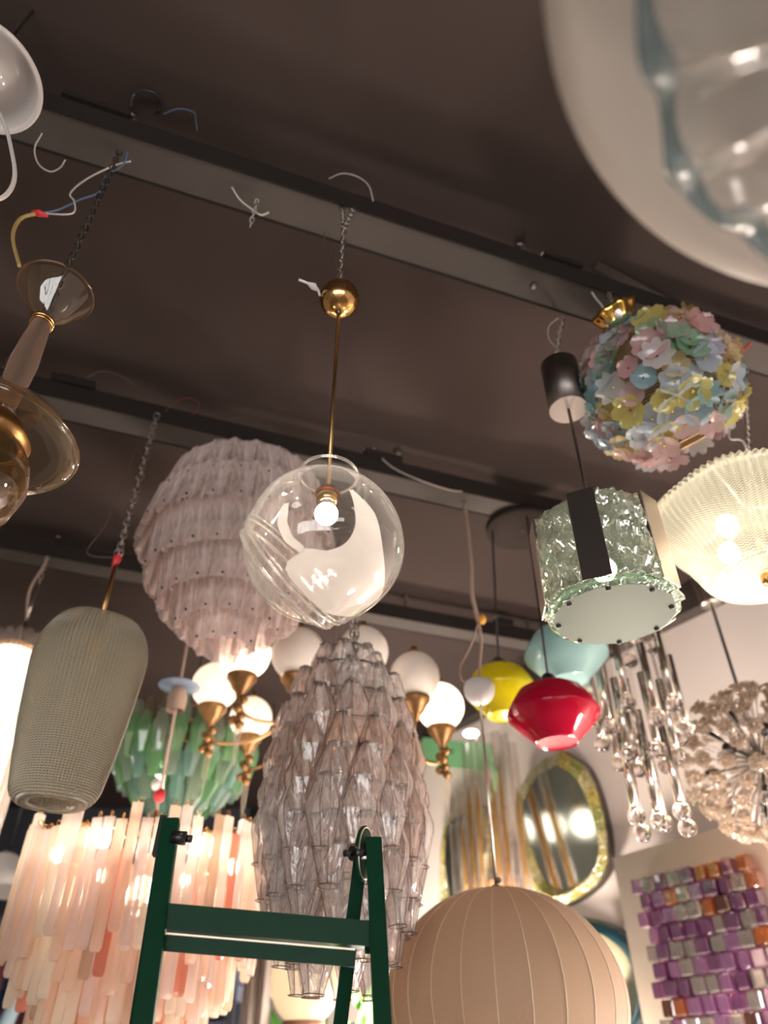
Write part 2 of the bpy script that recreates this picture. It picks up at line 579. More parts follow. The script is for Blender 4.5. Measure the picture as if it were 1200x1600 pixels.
# ================================================================== CLEAR GLOBE PENDANT
def clear_globe():
    Y = 1.065
    C = at(507, 850, Y)
    r = 0.1415
    t = thing('globe_pendant', C - Vector((0, 0, r)), 'clear blown glass globe with a white swirl and a lit bulb, on a brass rod', 'pendant lamp')
    X = C.x
    zt = ZT + 0.01
    ball = at(530, 467, Y); ball.x = X
    ztop = C.z + r + 0.02
    # chain pair at the tray, then single
    yt = trayY(ND1, X) - 0.05
    knot = Vector((X, Y, ball.z + 0.30))
    M = M_chain
    chain(t, (X - 0.012, yt, zt), knot, M, 0.026, 0.012, 0.0019)
    chain(t, (X + 0.02, yt, zt), knot, M, 0.026, 0.012, 0.0019)
    chain(t, knot, (X, Y, ball.z + 0.052), M, 0.026, 0.012, 0.0019)
    R = 0.0475
    MB().lathe([(R * math.sin(a), -R * math.cos(a)) for a in [PI * (0.03 + 0.80 * i / 18) for i in range(19)]] + [(R * math.sin(PI * .83) * .9, R * 0.80)], (X, Y, ball.z), 36).build('canopy', M_brass, t)
    MB().lathe([(0, 0), (0.028, 0), (0.028, 0.006), (0, 0.006)], (X, Y, ball.z + R * 0.80), 20).build('canopy_cap', M_brassdull, t)
    MB().tube([(X, Y, ball.z - R + 0.003), (X, Y, C.z + r - 0.035)], 0.0042, 10).build('rod', M_brassdull, t)
    MB().lathe([(0.0, .004), (0.0075, 0), (0.0075, -0.012), (0.0045, -0.016)], (X, Y, ball.z - R + 0.006), 12).build('ferrule', M_darksteel, t)
    # taped wire beside the canopy
    s = mpp(490, 450, Y)
    p = [at(500, 462, Y - 0.02), at(495, 450, Y - 0.03), at(482, 443, Y - 0.04), at(467, 437, Y - 0.045)]
    wire('taped_wire', p, [0.003, 0.003] + [0.003] * 40 if False else 0.0028, M_whiteplastic, t)
    MB().tube([p[0] * .3 + p[1] * .7, p[1] * .6 + p[2] * .4, p[2]], [0.003, 0.0085, 0.004], 8).build('wire_tape', M_whiteplastic, t)
    wire('thin_wire', [at(528, 430, Y), at(522, 400, Y), at(508, 375, Y), at(507, 362, Y)], 0.001, M_brownwire, t)
    # glass body
    vdir = (EYE - C).normalized()
    er = Vector((1, 0, 0)); eu = Vector((0, -ST, CT)); ev = Vector((0, -CT, -ST))
    er = (er - vdir * er.dot(vdir)).normalized(); eu = vdir.cross(er)
    ax = (er * -0.74 - eu * 0.66 - vdir * 0.12).normalized()
    def lump(d):
        q = d.dot(ax)
        return 1 + 0.055 * math.exp(-((q - 0.62) / 0.07) ** 2) + 0.02 * math.exp(-((q - 0.45) / 0.05) ** 2) - 0.03 * math.exp(-((q - 0.54) / 0.035) ** 2) + 0.008 * math.sin(3 * d.x + 5 * d.z) + 0.03 * max(0, q - 0.7)
    M_clear = glass('clear_glass', (0.965, 0.955, 0.94), body=0.015, bcol=(0.9, 0.85, 0.8), edge=0.22, refl=1.0, rough=0.02, tex='noise', tscale=7, tstr=0.25)
    mb = MB()
    n, m = 72, 48
    vs, fs = [], []
    t0 = 0.50
    for i in range(m + 1):
        th = t0 + (PI - t0) * i / m
        for k in range(n):
            a = 2 * PI * k / n
            d = Vector((math.sin(th) * math.cos(a), math.sin(th) * math.sin(a), math.cos(th)))
            vs.append(C + d * (r * lump(d)))
    for i in range(m):
        for k in range(n):
            k2 = (k + 1) % n
            fs.append((i * n + k, (i + 1) * n + k, (i + 1) * n + k2, i * n + k2))
    mb.add(vs, fs)
    g = mb.build('globe', M_clear, t)
    # neck with rolled lip
    rn = r * math.sin(t0)
    zn = C.z + r * math.cos(t0)
    MB().lathe([(rn, zn), (rn * 0.80, zn + 0.012), (rn * 0.76, zn + 0.024), (rn * .82, zn + 0.036)], (X, Y, 0), 48).build('neck', M_clear, g)
    M_thick = glass('thick_glass', (0.93, 0.91, 0.88), body=0.16, bcol=(1, .95, .88), edge=0.5, refl=1.3, rough=0.03, f0=0.10)
    MB().torus((X, Y, zn + 0.037), rn * 0.82, 0.0030, 48, 8).build('lip', M_thick, g)
    # folded ridges of the swirl
    Rx = frame(ax, vdir)
    for q, rr in ((0.62, 0.0036), (0.50, 0.0026), (0.44, 0.0016)):
        rad = r * math.sqrt(1 - q * q) * (1.045 if q == .62 else 1.01)
        MB().torus(C + ax * (r * q * 1.03), rad, rr, 64, 6, Rx.to_3x3()).build('glass_ridge', M_thick, g)
    # white glass overlay on the wall facing the viewer
    M_white = glass('white_glass_overlay', (0.9, 0.85, 0.8), body=0.72, bcol=(0.84, 0.79, 0.75), edge=0.25, rough=0.15, refl=0.5, transl=0.45)
    def sph(px, py, k=0.975):
        u, v = (px - 507) / 125.0, -(py - 850) / 125.0
        q = u * u + v * v
        if q > 0.93:
            f = math.sqrt(0.93 / q); u *= f; v *= f; q = 0.93
        d = er * u + eu * v + vdir * math.sqrt(1 - q)
        return C + d * (r * k)
    def band(inner, outer, name):
        a = bez([Vector((x, y, 0)) for x, y in inner], 36)
        b = bez([Vector((x, y, 0)) for x, y in outer], 36)
        def res(c, n):
            L = [0]
            for i in range(1, len(c)): L.append(L[-1] + (c[i] - c[i - 1]).length)
            out = []
            for j in range(n):
                s = L[-1] * j / (n - 1)
                i = max(k for k in range(len(L)) if L[k] <= s + 1e-9)
                i = min(i, len(c) - 2)
                out.append(c[i].lerp(c[i + 1], (s - L[i]) / max(1e-9, L[i + 1] - L[i])))
            return out
        nn, mm = 34, 9
        a, b = res(a, nn), res(b, nn)
        vs, fs = [], []
        for i in range(nn):
            for j in range(mm):
                p = a[i].lerp(b[i], j / (mm - 1))
                vs.append(sph(p.x, p.y, 0.975 - 0.012 * math.sin(PI * j / (mm - 1)) + 0.01 * math.sin(i * .6)))
        for i in range(nn - 1):
            for j in range(mm - 1):
                fs.append((i * mm + j, i * mm + j + 1, (i + 1) * mm + j + 1, (i + 1) * mm + j))
        MB().add(vs, fs).build(name, M_white, g)
    band([(543, 768), (552, 800), (550, 828), (537, 849), (512, 859), (492, 857), (477, 856)],
         [(549, 768), (582, 805), (594, 850), (598, 900), (592, 935), (560, 962), (515, 955), (472, 920), (450, 888), (457, 872), (474, 862)], 'white_swirl')
    band([(455, 788), (453, 815), (461, 838), (478, 854)], [(448, 790), (438, 812), (447, 842), (473, 864)], 'white_swirl')
    MB().torus(C + (sph(510, 806) - C) * 1.0, 0.0, 0.0, 3, 3) if False else None
    # lamp holder and bulb
    hb = at(513, 745, Y).z
    MB().lathe([(0, 0.0), (0.017, 0), (0.020, -0.012), (0.020, -0.03), (0.016, -0.034), (0, -0.034)], (X, Y, C.z + r - 0.016), 20).build('lamp_holder', M_brass, t)
    bz = at(513, 803, Y).z
    hz = C.z + r - 0.05
    MB().lathe([(0.013, hz), (0.015, hz - 0.015), (0.016, bz + 0.018), (0.0, bz + 0.016)], (X, Y, 0), 20).build('bulb_neck', M_socket, t)
    MB().sphere((X, Y, bz), 0.0215, 20, 12).build('bulb', emat('globe_bulb_light', (1.0, 0.88, 0.76), 72), t)
    MB().lathe([(0.024, 0), (0.023, 0.004), (0.016, 0.006), (0.010, 0.005)], (X, Y, C.z + r - 0.028), 32).build('glass_holder', M_brassdull, t)


clear_globe()


# ================================================================== AMBER TRUMPET PENDANT
def amber_lamp():
    Y = 0.945
    hook = ath(187, 237, HT)
    X = hook.x
    Y = hook.y
    M_amb = glass('amber_glass', (0.90, 0.81, 0.66), body=0.02, bcol=(0.75, 0.5, 0.25), edge=0.16, refl=1.2, rough=0.02, tex='noise', tscale=6, tstr=0.15)
    M_smoke = glass('smoke_amber_glass', (0.42, 0.30, 0.17), body=0.15, bcol=(0.45, 0.29, 0.12), edge=0.4, refl=1.2, rough=0.03)
    M_stem = glass('stem_glass', (0.55, 0.45, 0.38), body=0.30, bcol=(0.62, 0.48, 0.40), edge=0.4, refl=1.0, rough=0.06)
    cupz = at(78, 450, Y).z
    rim = zrow(456, Y)
    col = zrow(503, Y)
    dz = zrow(735, Y)
    t = thing('trumpet_pendant', (X, Y, dz - 0.19), 'amber blown glass pendant with a trumpet cup, smoky stem and wide clear disc', 'pendant lamp')
    chain(t, (X, Y, ZT), (X, Y, col + 0.03), M_chaindark, 0.024, 0.013, 0.0019)
    MB().tube([(X, Y, col + 0.085), (X, Y, col - 0.01)], 0.009, 10).build('hanger_rod', M_darksteel, t)
    s = mpp(80, 450, Y)
    R = 56 * s
    cup = [(0.020, col), (0.022, col + 0.008), (0.038, col + (rim - col) * .30), (R * 0.72, col + (rim - col) * .62), (R * 0.95, rim - 0.010), (R, rim), (R * 0.985, rim + 0.003)]
    MB().lathe(cup, (X, Y, 0), 48).build('trumpet_cup', M_amb, t)
    MB().torus((X, Y, rim), R, 0.0022, 48, 6).build('cup_rim', M_amb, t)
    MB().torus((X, Y, col), 0.021, 0.004, 24, 6).torus((X, Y, col - 0.008), 0.021, 0.003, 24, 6).build('collar', M_brass, t)
    zs = zrow(640, Y)
    st = [(0.019, col - 0.004), (0.022, col - 0.05), (0.027, (col + zs) / 2), (0.022, zs + 0.03), (0.018, zs)]
    MB().lathe(st, (X, Y, 0), 28).build('stem', M_stem, t)
    MB().tube([(X, Y, col), (X, Y, zs - .05)], 0.006, 8).build('inner_rod', M_darksteel, t)
    # wide disc
    RD = 0.150
    disc = [(0.018, zs), (0.03, zs - 0.012), (0.06, zs - 0.02), (0.12, zs - 0.032), (RD * 0.95, zs - 0.058), (RD, zs - 0.075), (RD * 0.97, zs - 0.084), (0.12, zs - 0.085)]
    MB().lathe(disc, (X, Y, 0), 64).build('glass_disc', M_amb, t)
    MB().torus((X, Y, zs - 0.075), RD, 0.003, 64, 6).build('disc_rim', M_amb, t)
    MB().lathe([(0.022, zs - 0.01), (0.05, zs - 0.04), (0.07, zs - 0.075), (0.05, zs - 0.085)], (X, Y, 0), 32).build('inner_cone', M_brassdull, t)
    bowl = [(0.03, zs - 0.05), (0.062, zs - 0.085), (0.086, zs - 0.13), (0.090, zs - 0.175), (0.075, zs - 0.225), (0.04, zs - 0.262), (0.0, zs - 0.27)]
    MB().lathe(bowl, (X, Y, 0), 48).build('smoky_bowl', M_smoke, t)
    # wiring up to the tray
    tape = at(60, 333, Y + 0.02)
    wire('yellow_wire', [at(30, 415, Y), at(20, 370, Y + 0.01), at(32, 342, Y + 0.02), tape], 0.0045, M_yellowwire, t)
    MB().tube([at(50, 331, Y + .02), tape, at(74, 337, Y + .02)], [0.004, 0.009, 0.004], 8).build('red_tape', M_redtape, t)
    wire('blue_wire', [tape, at(90, 328, Y + .02), at(125, 312, Y + .02), at(155, 300, Y + .02), at(165, 275, Y + .02), at(192, 258, Y + .01), at(200, 236, Y)], 0.0022, M_bluewire, t, n=40)
    wire('grey_wire', [tape, at(112, 334, Y + .02), at(116, 315, Y + .02), at(110, 302, Y + .02), at(135, 280, Y + .02), at(180, 258, Y + .02), at(204, 252, Y)], 0.0020, M_whitewire, t, n=40)


amber_lamp()


# ================================================================== WHITE DISH, top left
def white_dish():
    Y = 0.68
    C = at(-24, 112, Y)
    s = mpp(0, 112, Y)
    M_opal = glass('opal_dish_glass', (0.85, 0.8, 0.78), body=0.85, bcol=(0.88, 0.83, 0.82), edge=0.2, rough=0.05, refl=0.5, transl=0.4)
    R = 90 * s
    t = thing('opal_dish_pendant', C - Vector((0, 0, .03)), 'white opal glass dish lamp with a curled cord', 'pendant lamp')
    prof = [(0.012, -0.02), (0.03, -0.005), (0.05, 0.012), (R * .7, 0.018), (R * .92, 0.0), (R, -0.02), (R * .97, -0.028), (R * .9, -0.020)]
    MB().lathe(prof, C, 56).build('dish', M_opal, t)
    MB().sphere(C + Vector((0, 0, -0.012)), 0.026, 20, 12, 1.0).build('knob', M_opal, t)
    MB().tube([C, (C.x, C.y, ZC)], 0.004, 8).build('rod', M_darksteel, t)
    k = C + Vector((0, 0, -0.03))
    wire('cord', [k, at(5, 190, Y), at(18, 235, Y), at(23, 275, Y), at(12, 302, Y), at(-10, 312, Y), at(-40, 300, Y)], 0.0042, M_whitewire, t, n=40)


white_dish()


# ================================================================== BIG OPAL DISC, top right
def opal_disc():
    h = 0.55
    c = Vector((0.385, 0.098, EYE.z + h))
    R = 0.290
    t = thing('opal_disc_pendant', c - Vector((0, 0, 0.09)), 'large white opal glass disc lamp with a clear fluted rosette beneath, close overhead', 'pendant lamp')
    M_o = glass('opal_disc_glass', (0.9, 0.85, 0.8), body=0.96, bcol=(0.84, 0.78, 0.73), edge=0.1, rough=0.25, refl=0.12, transl=0.35)
    M_r = glass('rosette_glass', (0.90, 0.915, 0.92), body=0.10, bcol=(0.80, 0.80, 0.80), edge=0.55, rough=0.06, refl=1.2, tex='noise', tscale=9, tstr=0.35)
    M_rim = glass('rosette_rim_glass', (0.62, 0.72, 0.76), body=0.35, bcol=(0.50, 0.60, 0.64), edge=0.3, rough=0.05, refl=1.1)
    prof = [(0.02, 0.05), (0.15, 0.045), (R * 0.93, 0.022), (R, 0.004), (R * 0.985, -0.006), (R * .93, -0.002), (0.18, -0.012), (0.05, -0.02)]
    MB().lathe(prof, c, 96, rmod=lambda a, i, z: 1 + 0.006 * math.sin(5 * a)).build('opal_disc', M_o, t)
    nf = 11
    def wv(a, i, z):
        return 1 + (0.018 * math.sin(nf * a + .6) + 0.008 * math.sin(23 * a)) * (i / 5)
    rp = [(0.03, -0.105), (0.09, -0.098), (0.15, -0.088), (0.195, -0.078), (0.222, -0.068), (0.236, -0.05)]
    mb = MB()
    vs, fs = [], []
    n = 132
    for i, (r, z) in enumerate(rp):
        for k in range(n):
            a = 2 * PI * k / n
            rr = r * wv(a, i, z)
            vs.append(c + Vector((rr * math.cos(a), rr * math.sin(a), z + 0.009 * math.sin(nf * 2 * a) * min(1, i / 3))))
    for i in range(len(rp) - 1):
        for k in range(n):
            k2 = (k + 1) % n
            fs.append((i * n + k, i * n + k2, (i + 1) * n + k2, (i + 1) * n + k))
    mb.add(vs, fs)
    ro = mb.build('fluted_rosette', M_r, t)
    ring = [c + Vector((0.236 * wv(2 * PI * k / n, 5, 0) * math.cos(2 * PI * k / n), 0.236 * wv(2 * PI * k / n, 5, 0) * math.sin(2 * PI * k / n), -0.05 + 0.009 * math.sin(nf * 4 * PI * k / n))) for k in range(n + 1)]
    MB().tube(ring, [0.008 + 0.003 * math.sin(k * .9) for k in range(n + 1)], 8, caps=False).build('rosette_rim', M_rim, ro)
    MB().lathe([(0, -0.125), (0.012, -0.122), (0.02, -0.11), (0.03, -0.10), (0.02, -0.09), (0.012, 0)], c, 20).build('finial', M_chrome, t)
    for a in (0.4, 2.5, 4.6):
        p = c + Vector((0.2 * math.cos(a), 0.2 * math.sin(a), 0.03))
        MB().tube([p, (c.x + 0.02 * math.cos(a), c.y + 0.02 * math.sin(a), ZC)], 0.0015, 6).build('suspension_wire', M_steel, t)
    MB().lathe([(0, 0), (0.05, 0), (0.05, 0.02), (0, 0.02)], (c.x, c.y, ZC - 0.02), 20).build('canopy', M_whiteplastic, t)


opal_disc()


# ================================================================== FLOWER GLOBE
def flower_globe():
    cap = Vector((0.741, 1.40, EYE.z + 1.86))
    C = Vector((0.790, 1.45, EYE.z + 1.585))
    r = 0.200
    up = (Vector((-0.436, -0.90 * ST, 0.90 * CT)) + Vector((0.0, 0.70, 0.60)) * 0.22).normalized()
    R0 = frame(up, Vector((1, 0, 0)))
    t = thing('flower_globe_pendant', C - up * r, 'globe lamp covered in pastel glass flowers with a gilt cap', 'pendant lamp')
    M_gauze = glass('gilt_gauze', (0.62, 0.55, 0.38), body=0.42, bcol=(0.44, 0.37, 0.23), edge=0.3, rough=0.3, refl=0.6, tex='wave', tscale=55, tstr=0.6, bodytex=0.6)
    prof = []
    for i in range(25):
        a = 0.24 + (PI - 0.24 - 0.50) * i / 24
        prof.append((r * math.sin(a), r * math.cos(a)))
    body = MB().lathe(prof, C, 48, R0.to_3x3()).build('gauze_globe', M_gauze, t)
    ze = prof[-1]
    MB().torus(C + up * ze[1], ze[0], 0.004, 40, 6, R0.to_3x3()).build('opening_rim', M_brassdull, t)
    a0 = math.radians(-40)
    strap = [C + R0.to_3x3() @ Vector((0.95 * r * math.sin(PI - .50 - k * .12) * math.cos(a0), 0.95 * r * math.sin(PI - .50 - k * .12) * math.sin(a0), 0.95 * r * math.cos(PI - .50 - k * .12))) for k in range(10)]
    MB().tube(strap, 0.005, 6).build('frame_strap', M_black, t)
    # gilt cap: ruffled collar and a disc facing the viewer
    def ruff(a, i, z):
        return 1 + 0.08 * math.sin(7 * a) * (1 if i in (3, 4, 5) else 0.3)
    zc = r * math.cos(0.24)
    MB().lathe([(0.060, zc - 0.006), (0.070, zc + 0.006), (0.054, zc + 0.022), (0.050, zc + 0.04), (0.062, zc + 0.066), (0.066, zc + 0.078), (0.045, zc + 0.082), (0.0, zc + 0.074)], C, 42, R0.to_3x3(), ruff).build('gilt_cap', M_gold, t)
    dc = at(966, 487, 1.34)
    vd = (EYE - dc).normalized()
    Rd = frame(vd + Vector((-.35, 0, .1)))
    MB().lathe([(0, 0.004), (0.026, 0.004), (0.030, 0.0), (0.028, -0.02), (0, -0.02)], C + R0.to_3x3() @ Vector((-0.028, -0.036, zc + 0.045)), 28, Rd.to_3x3()).build('cap_disc', M_brushed, t)
    chain(t, C + up * (zc + 0.055), (C + up * (zc + 0.055)).lerp(Vector((0.700, trayY(ND1, .70) - .055, ZT + .01)), 1.0), M_chain, 0.022, 0.012, 0.0018)
    wire('white_wire', [C + R0.to_3x3() @ Vector((-0.05, -0.02, zc + 0.03)), at(943, 482, 1.36), at(930, 465, 1.38), at(924, 452, 1.39), at(940, 452, 1.41), at(962, 462, 1.41)], 0.003, M_whitewire, t)
    # flowers
    cols = {'pink': (0.80, 0.42, 0.45), 'rose': (0.70, 0.45, 0.48), 'blue': (0.30, 0.55, 0.66), 'pale': (0.60, 0.68, 0.80), 'white': (0.80, 0.77, 0.78), 'lilac': (0.58, 0.50, 0.68), 'yellow': (0.72, 0.60, 0.08), 'honey': (0.72, 0.55, 0.25), 'green': (0.22, 0.45, 0.26)}
    def flower_mesh(kind, pet, cup, pointed):
        mb = MB()
        for p in range(pet):
            a = 2 * PI * p / pet
            vs = []
            nu, nv = 7, 5
            hw = 1.08 * math.tan(PI / pet) * 0.66
            for i in range(nu):
                q = i / (nu - 1)
                if pointed:
                    wdt = hw * (0.15 + 1.0 * math.sin(PI * min(1, q * 0.98)) ** 0.8)
                else:
                    wdt = hw * (0.25 + 0.75 * q / .3 if q < .3 else math.sqrt(max(0.06, 1 - ((q - .58) / .46) ** 2)) * 1.05)
                for j in range(nv):
                    sd = (j / (nv - 1) - 0.5) * 2
                    x = 0.06 + 0.94 * q
                    y = sd * wdt
                    z = cup * q * q + 0.10 * sd * sd * q + 0.025 * math.cos(sd * 9) * q
                    vs.append((x * math.cos(a) - y * math.sin(a), x * math.sin(a) + y * math.cos(a), z))
            fs = [(i * nv + j, (i + 1) * nv + j, (i + 1) * nv + j + 1, i * nv + j + 1) for i in range(nu - 1) for j in range(nv - 1)]
            mb.add(vs, fs)
        return mb
    metas = []
    for kn, c in cols.items():
        mt = glass('flower_' + kn, tuple(min(1, x * 0.6 + 0.4) for x in c), body=0.55, bcol=tuple(.8 * x + .14 for x in c), edge=0.2, rough=0.12, refl=0.7, transl=0.35)
        metas.append((kn, flower_mesh(kn, random.choice((5, 6, 6)), 0.28, False).mesh('glass_flower', mt)))
        metas.append((kn, flower_mesh(kn, random.choice((6, 8)), 0.35, random.random() < .5).mesh('glass_flower', mt)))
    bead = MB().sphere((0, 0, 0.06), 0.10, 8, 5).mesh('bead', pmat('flower_bead', (0.30, 0.08, 0.05), 0.25))
    bead2 = MB().sphere((0, 0, 0.06), 0.10, 8, 5).mesh('bead', pmat('flower_bead_gold', (0.75, 0.5, 0.15), 0.2, 0.6))
    n = 200
    last = None
    for i in range(n):
        z = 1 - 2 * (i + 0.5) / n
        if z > math.cos(0.34) or z < math.cos(PI - 0.56):
            continue
        a = i * 2.399963 + random.uniform(-.12, .12)
        z += random.uniform(-.03, .03)
        q = math.sqrt(max(0, 1 - z * z))
        d = R0.to_3x3() @ Vector((q * math.cos(a), q * math.sin(a), z))
        sdir = (EYE - C).normalized()
        # a bare patch of gauze on the upper right
        kn, me = random.choice(metas)
        if z < -0.70:
            kn, me = random.choice([x for x in metas if x[0] in ('pink', 'rose', 'white', 'yellow')])
        sc = random.uniform(0.034, 0.050)
        Rf = frame(d + Vector((random.uniform(-.25, .25), random.uniform(-.25, .25), random.uniform(-.25, .25)))) @ Matrix.Rotation(random.uniform(0, 6), 4, 'Z')
        fo = inst('glass_flower', me, t, TRS(C + d * (r + 0.006 + random.uniform(0, 0.012)), Rf, sc))
        sub('bead', random.choice((bead, bead, bead2)), fo)


flower_globe()


# ================================================================== OCTAGONAL TEXTURED GLASS PENDANT
def octagon_lamp():
    Y = 1.478
    b = at(958, 957, Y)
    X = b.x
    hk = ath(879, 497, HT)
    R = 0.150
    z0 = b.z; z1 = z0 + 0.235
    t = thing('faceted_drum_pendant', (X, Y, z0 - .01), 'faceted drum pendant of clear rippled glass panels with steel strips and frosted base', 'pendant lamp')
    chain(t, (hk.x, hk.y, ZT), (X + .003, Y, zrow(548, Y)), M_chain, 0.024, 0.013, 0.002)
    wire('thin_wire', [at(874, 548, Y), at(858, 530, Y), at(858, 510, Y), at(872, 497, Y)], 0.0012, M_whitewire, t)
    zc1, zc0 = zrow(572, Y), zrow(640, Y)
    cw = 29 * mpp(885, 600, Y)
    MB().lathe([(0.004, zc0 + .004), (cw, zc0), (cw, zc1), (cw * .9, zc1 + 0.004), (0, zc1 + 0.004)], (X, Y, 0), 36).build('canopy', M_darksteel, t)
    MB().lathe([(0.0, 0.0), (cw * .985, 0.0)], (X, Y, zc0 - 0.0006), 36).build('canopy_plate', pmat('canopy_plate_enamel', (.30, .23, .20), .55), t)
    MB().tube([(X, Y, zc0 + .004), (X, Y, z1 - 0.03)], 0.0045, 10).build('rod', M_darksteel, t)
    MB().tube([(X, Y, z1 + 0.0), (X, Y, z1 - 0.05)], 0.018, 14).build('lamp_holder', M_black, t)
    for a in range(4):
        q = a * PI / 2 + 0.35
        MB().tube([(X, Y, z1 - 0.02), (X + 0.140 * math.cos(q), Y + 0.140 * math.sin(q), z1 - 0.02)], 0.004, 6).build('spoke', M_darksteel, t)
    toc = math.atan2(-Y, -X)
    a0 = toc - 0.10                      # direction of the front steel strip
    M_rip = glass('rippled_glass', (0.72, 0.76, 0.70), body=0.16, bcol=(0.70, 0.78, 0.68), edge=0.3, rough=0.05, refl=1.6, tex='noise', tscale=24, tstr=1.0, tstretch=(1, 1, 0.6), f0=0.14, bodytex=0.5)
    M_edge = glass('green_glass_edge', (0.55, 0.78, 0.60), body=0.40, bcol=(0.45, 0.70, 0.50), edge=0.3, rough=0.06, refl=1.2, tex='noise', tscale=60, tstr=1.0, f0=0.1)
    M_frost = glass('frosted_plate', (0.7, 0.8, 0.7), body=0.95, bcol=(0.165, 0.20, 0.155), edge=0.0, rough=0.5, refl=0.3, transl=0.45)
    hw = R * math.tan(PI / 8)
    angs = [0, 1.13, 2.45, 3.75, 5.08, 2 * PI]
    for k in range(5):
        a = a0 + angs[k]
        d = Vector((math.cos(a), math.sin(a), 0)); e = Vector((-d.y, d.x, 0))
        # steel strip standing proud of the glass
        p = Vector((X, Y, 0)) + d * (R * 1.05)
        ob = MB().bar(p + Vector((0, 0, z0 + 0.004)), p + Vector((0, 0, z1 + 0.012)), e * 0.032, d * 0.0015).build('steel_strip', M_brushed if k != 0 else M_darksteel, t)  # same steel all round; the front strip's dark reflection is put into its colour
        MB().box(p - d * 0.02 + Vector((0, 0, z0 + .14)), (0.012, 0.012, 0.012)).build('strip_screw', M_black, ob)
        # broad glass panel between two strips, bowed, with an uneven thick body
        hg = (angs[k + 1] - angs[k]) / 2
        a2 = a + hg
        d2 = Vector((math.cos(a2), math.sin(a2), 0)); e2 = Vector((-d2.y, d2.x, 0))
        W = R * math.sin(hg - .15)
        nu, nv = 25, 29
        for_side = []
        vs = []
        rnd = random.Random(k)
        ph = [rnd.uniform(0, 6) for _ in range(8)]
        for sd in (0, 1):
            for i in range(nu):
                u = (i / (nu - 1) - .5) * 2
                for j in range(nv):
                    v = j / (nv - 1)
                    bow = 0.018 * (1 - u * u)
                    rel = 0.008 * math.sin(7 * u + 9 * v + ph[0]) * math.sin(5 * u - 12 * v + ph[1]) + 0.006 * math.sin(15 * u + 6 * v + ph[2]) * math.sin(4 * u - 17 * v + ph[4]) + 0.005 * math.sin(3 * u + 21 * v + ph[3])
                    cr = 0.012 * max(0, abs(u) - .85) / .15 * (1 if v > .92 else 0)
                    p = Vector((X, Y, 0)) + d2 * (R * math.cos(hg) * 1.04 + bow + (rel + 0.007 if sd else 0)) + e2 * (u * W)
                    p.z = z0 + 0.006 + v * (z1 - z0 - cr)
                    vs.append(p)
        fs = []
        o = nu * nv
        for sd in (0, 1):
            for i in range(nu - 1):
                for j in range(nv - 1):
                    q = (sd * o + i * nv + j, sd * o + (i + 1) * nv + j, sd * o + (i + 1) * nv + j + 1, sd * o + i * nv + j + 1)
                    fs.append(q if sd else q[::-1])
        for i in range(nu - 1):
            for j, fl in ((0, 1), (nv - 1, 0)):
                fs.append((i * nv + j, (i + 1) * nv + j, o + (i + 1) * nv + j, o + i * nv + j))
        for j in range(nv - 1):
            for i in (0, nu - 1):
                fs.append((i * nv + j, i * nv + j + 1, o + i * nv + j + 1, o + i * nv + j))
        MB().add(vs, fs).build('glass_panel', M_rip, t)
    # frosted octagonal base with a chipped rim
    vs = []
    n = 64
    rad = []
    for k in range(n):
        a = 2 * PI * k / n
        q = (a - a0) % (PI / 5)
        oc = R * 1.035 * math.cos(PI / 10) / math.cos(q - PI / 10)
        rad.append(0.55 * oc + 0.45 * R * 1.02)
    rnd = random.Random(3)
    bt = MB()
    inner = [Vector((X + rad[k] * .90 * math.cos(2 * PI * k / n), Y + rad[k] * .90 * math.sin(2 * PI * k / n), z0 - 0.010)) for k in range(n)]
    bt.add(inner + [Vector((p.x, p.y, z0 + 0.004)) for p in inner], [tuple(range(n)), tuple(range(2 * n - 1, n - 1, -1))], False)
    base = bt.build('frosted_base', M_frost, t)
    rings = []
    for (f, z) in ((0.90, z0 - 0.0098), (0.955, z0 - 0.006), (1.0, z0 + 0.001), (0.985, z0 + 0.008), (0.90, z0 + 0.009)):
        rings.append([Vector((X + rad[k] * (f + (rnd.uniform(-.018, .018) if f > .92 else 0)) * math.cos(2 * PI * k / n), Y + rad[k] * (f + (rnd.uniform(-.012, .012) if f > .92 else 0)) * math.sin(2 * PI * k / n), z + (rnd.uniform(-.002, .002) if f > .92 else 0))) for k in range(n)])
    vs = [p for rg in rings for p in rg]
    fs = [(i * n + k, i * n + (k + 1) % n, (i + 1) * n + (k + 1) % n, (i + 1) * n + k) for i in range(4) for k in range(n)]
    MB().add(vs, fs, False).build('chipped_rim', M_edge, base)
    for k in range(8):
        a = a0 + .1 + k * PI / 4
        p = Vector((X + R * .84 * math.cos(a), Y + R * .86 * math.sin(a), z0 - 0.010))
        MB().lathe([(0, -0.006), (0.005, -0.006), (0.0065, -0.001), (0.0065, 0.002), (0, 0.002)], p, 8).build('base_bolt', M_black, base)
    MB().sphere((X, Y, (z0 + z1) / 2), 0.03, 16, 10).build('bulb', emat('octagon_bulb_light', (1, .88, .70), 22), t)


octagon_lamp()


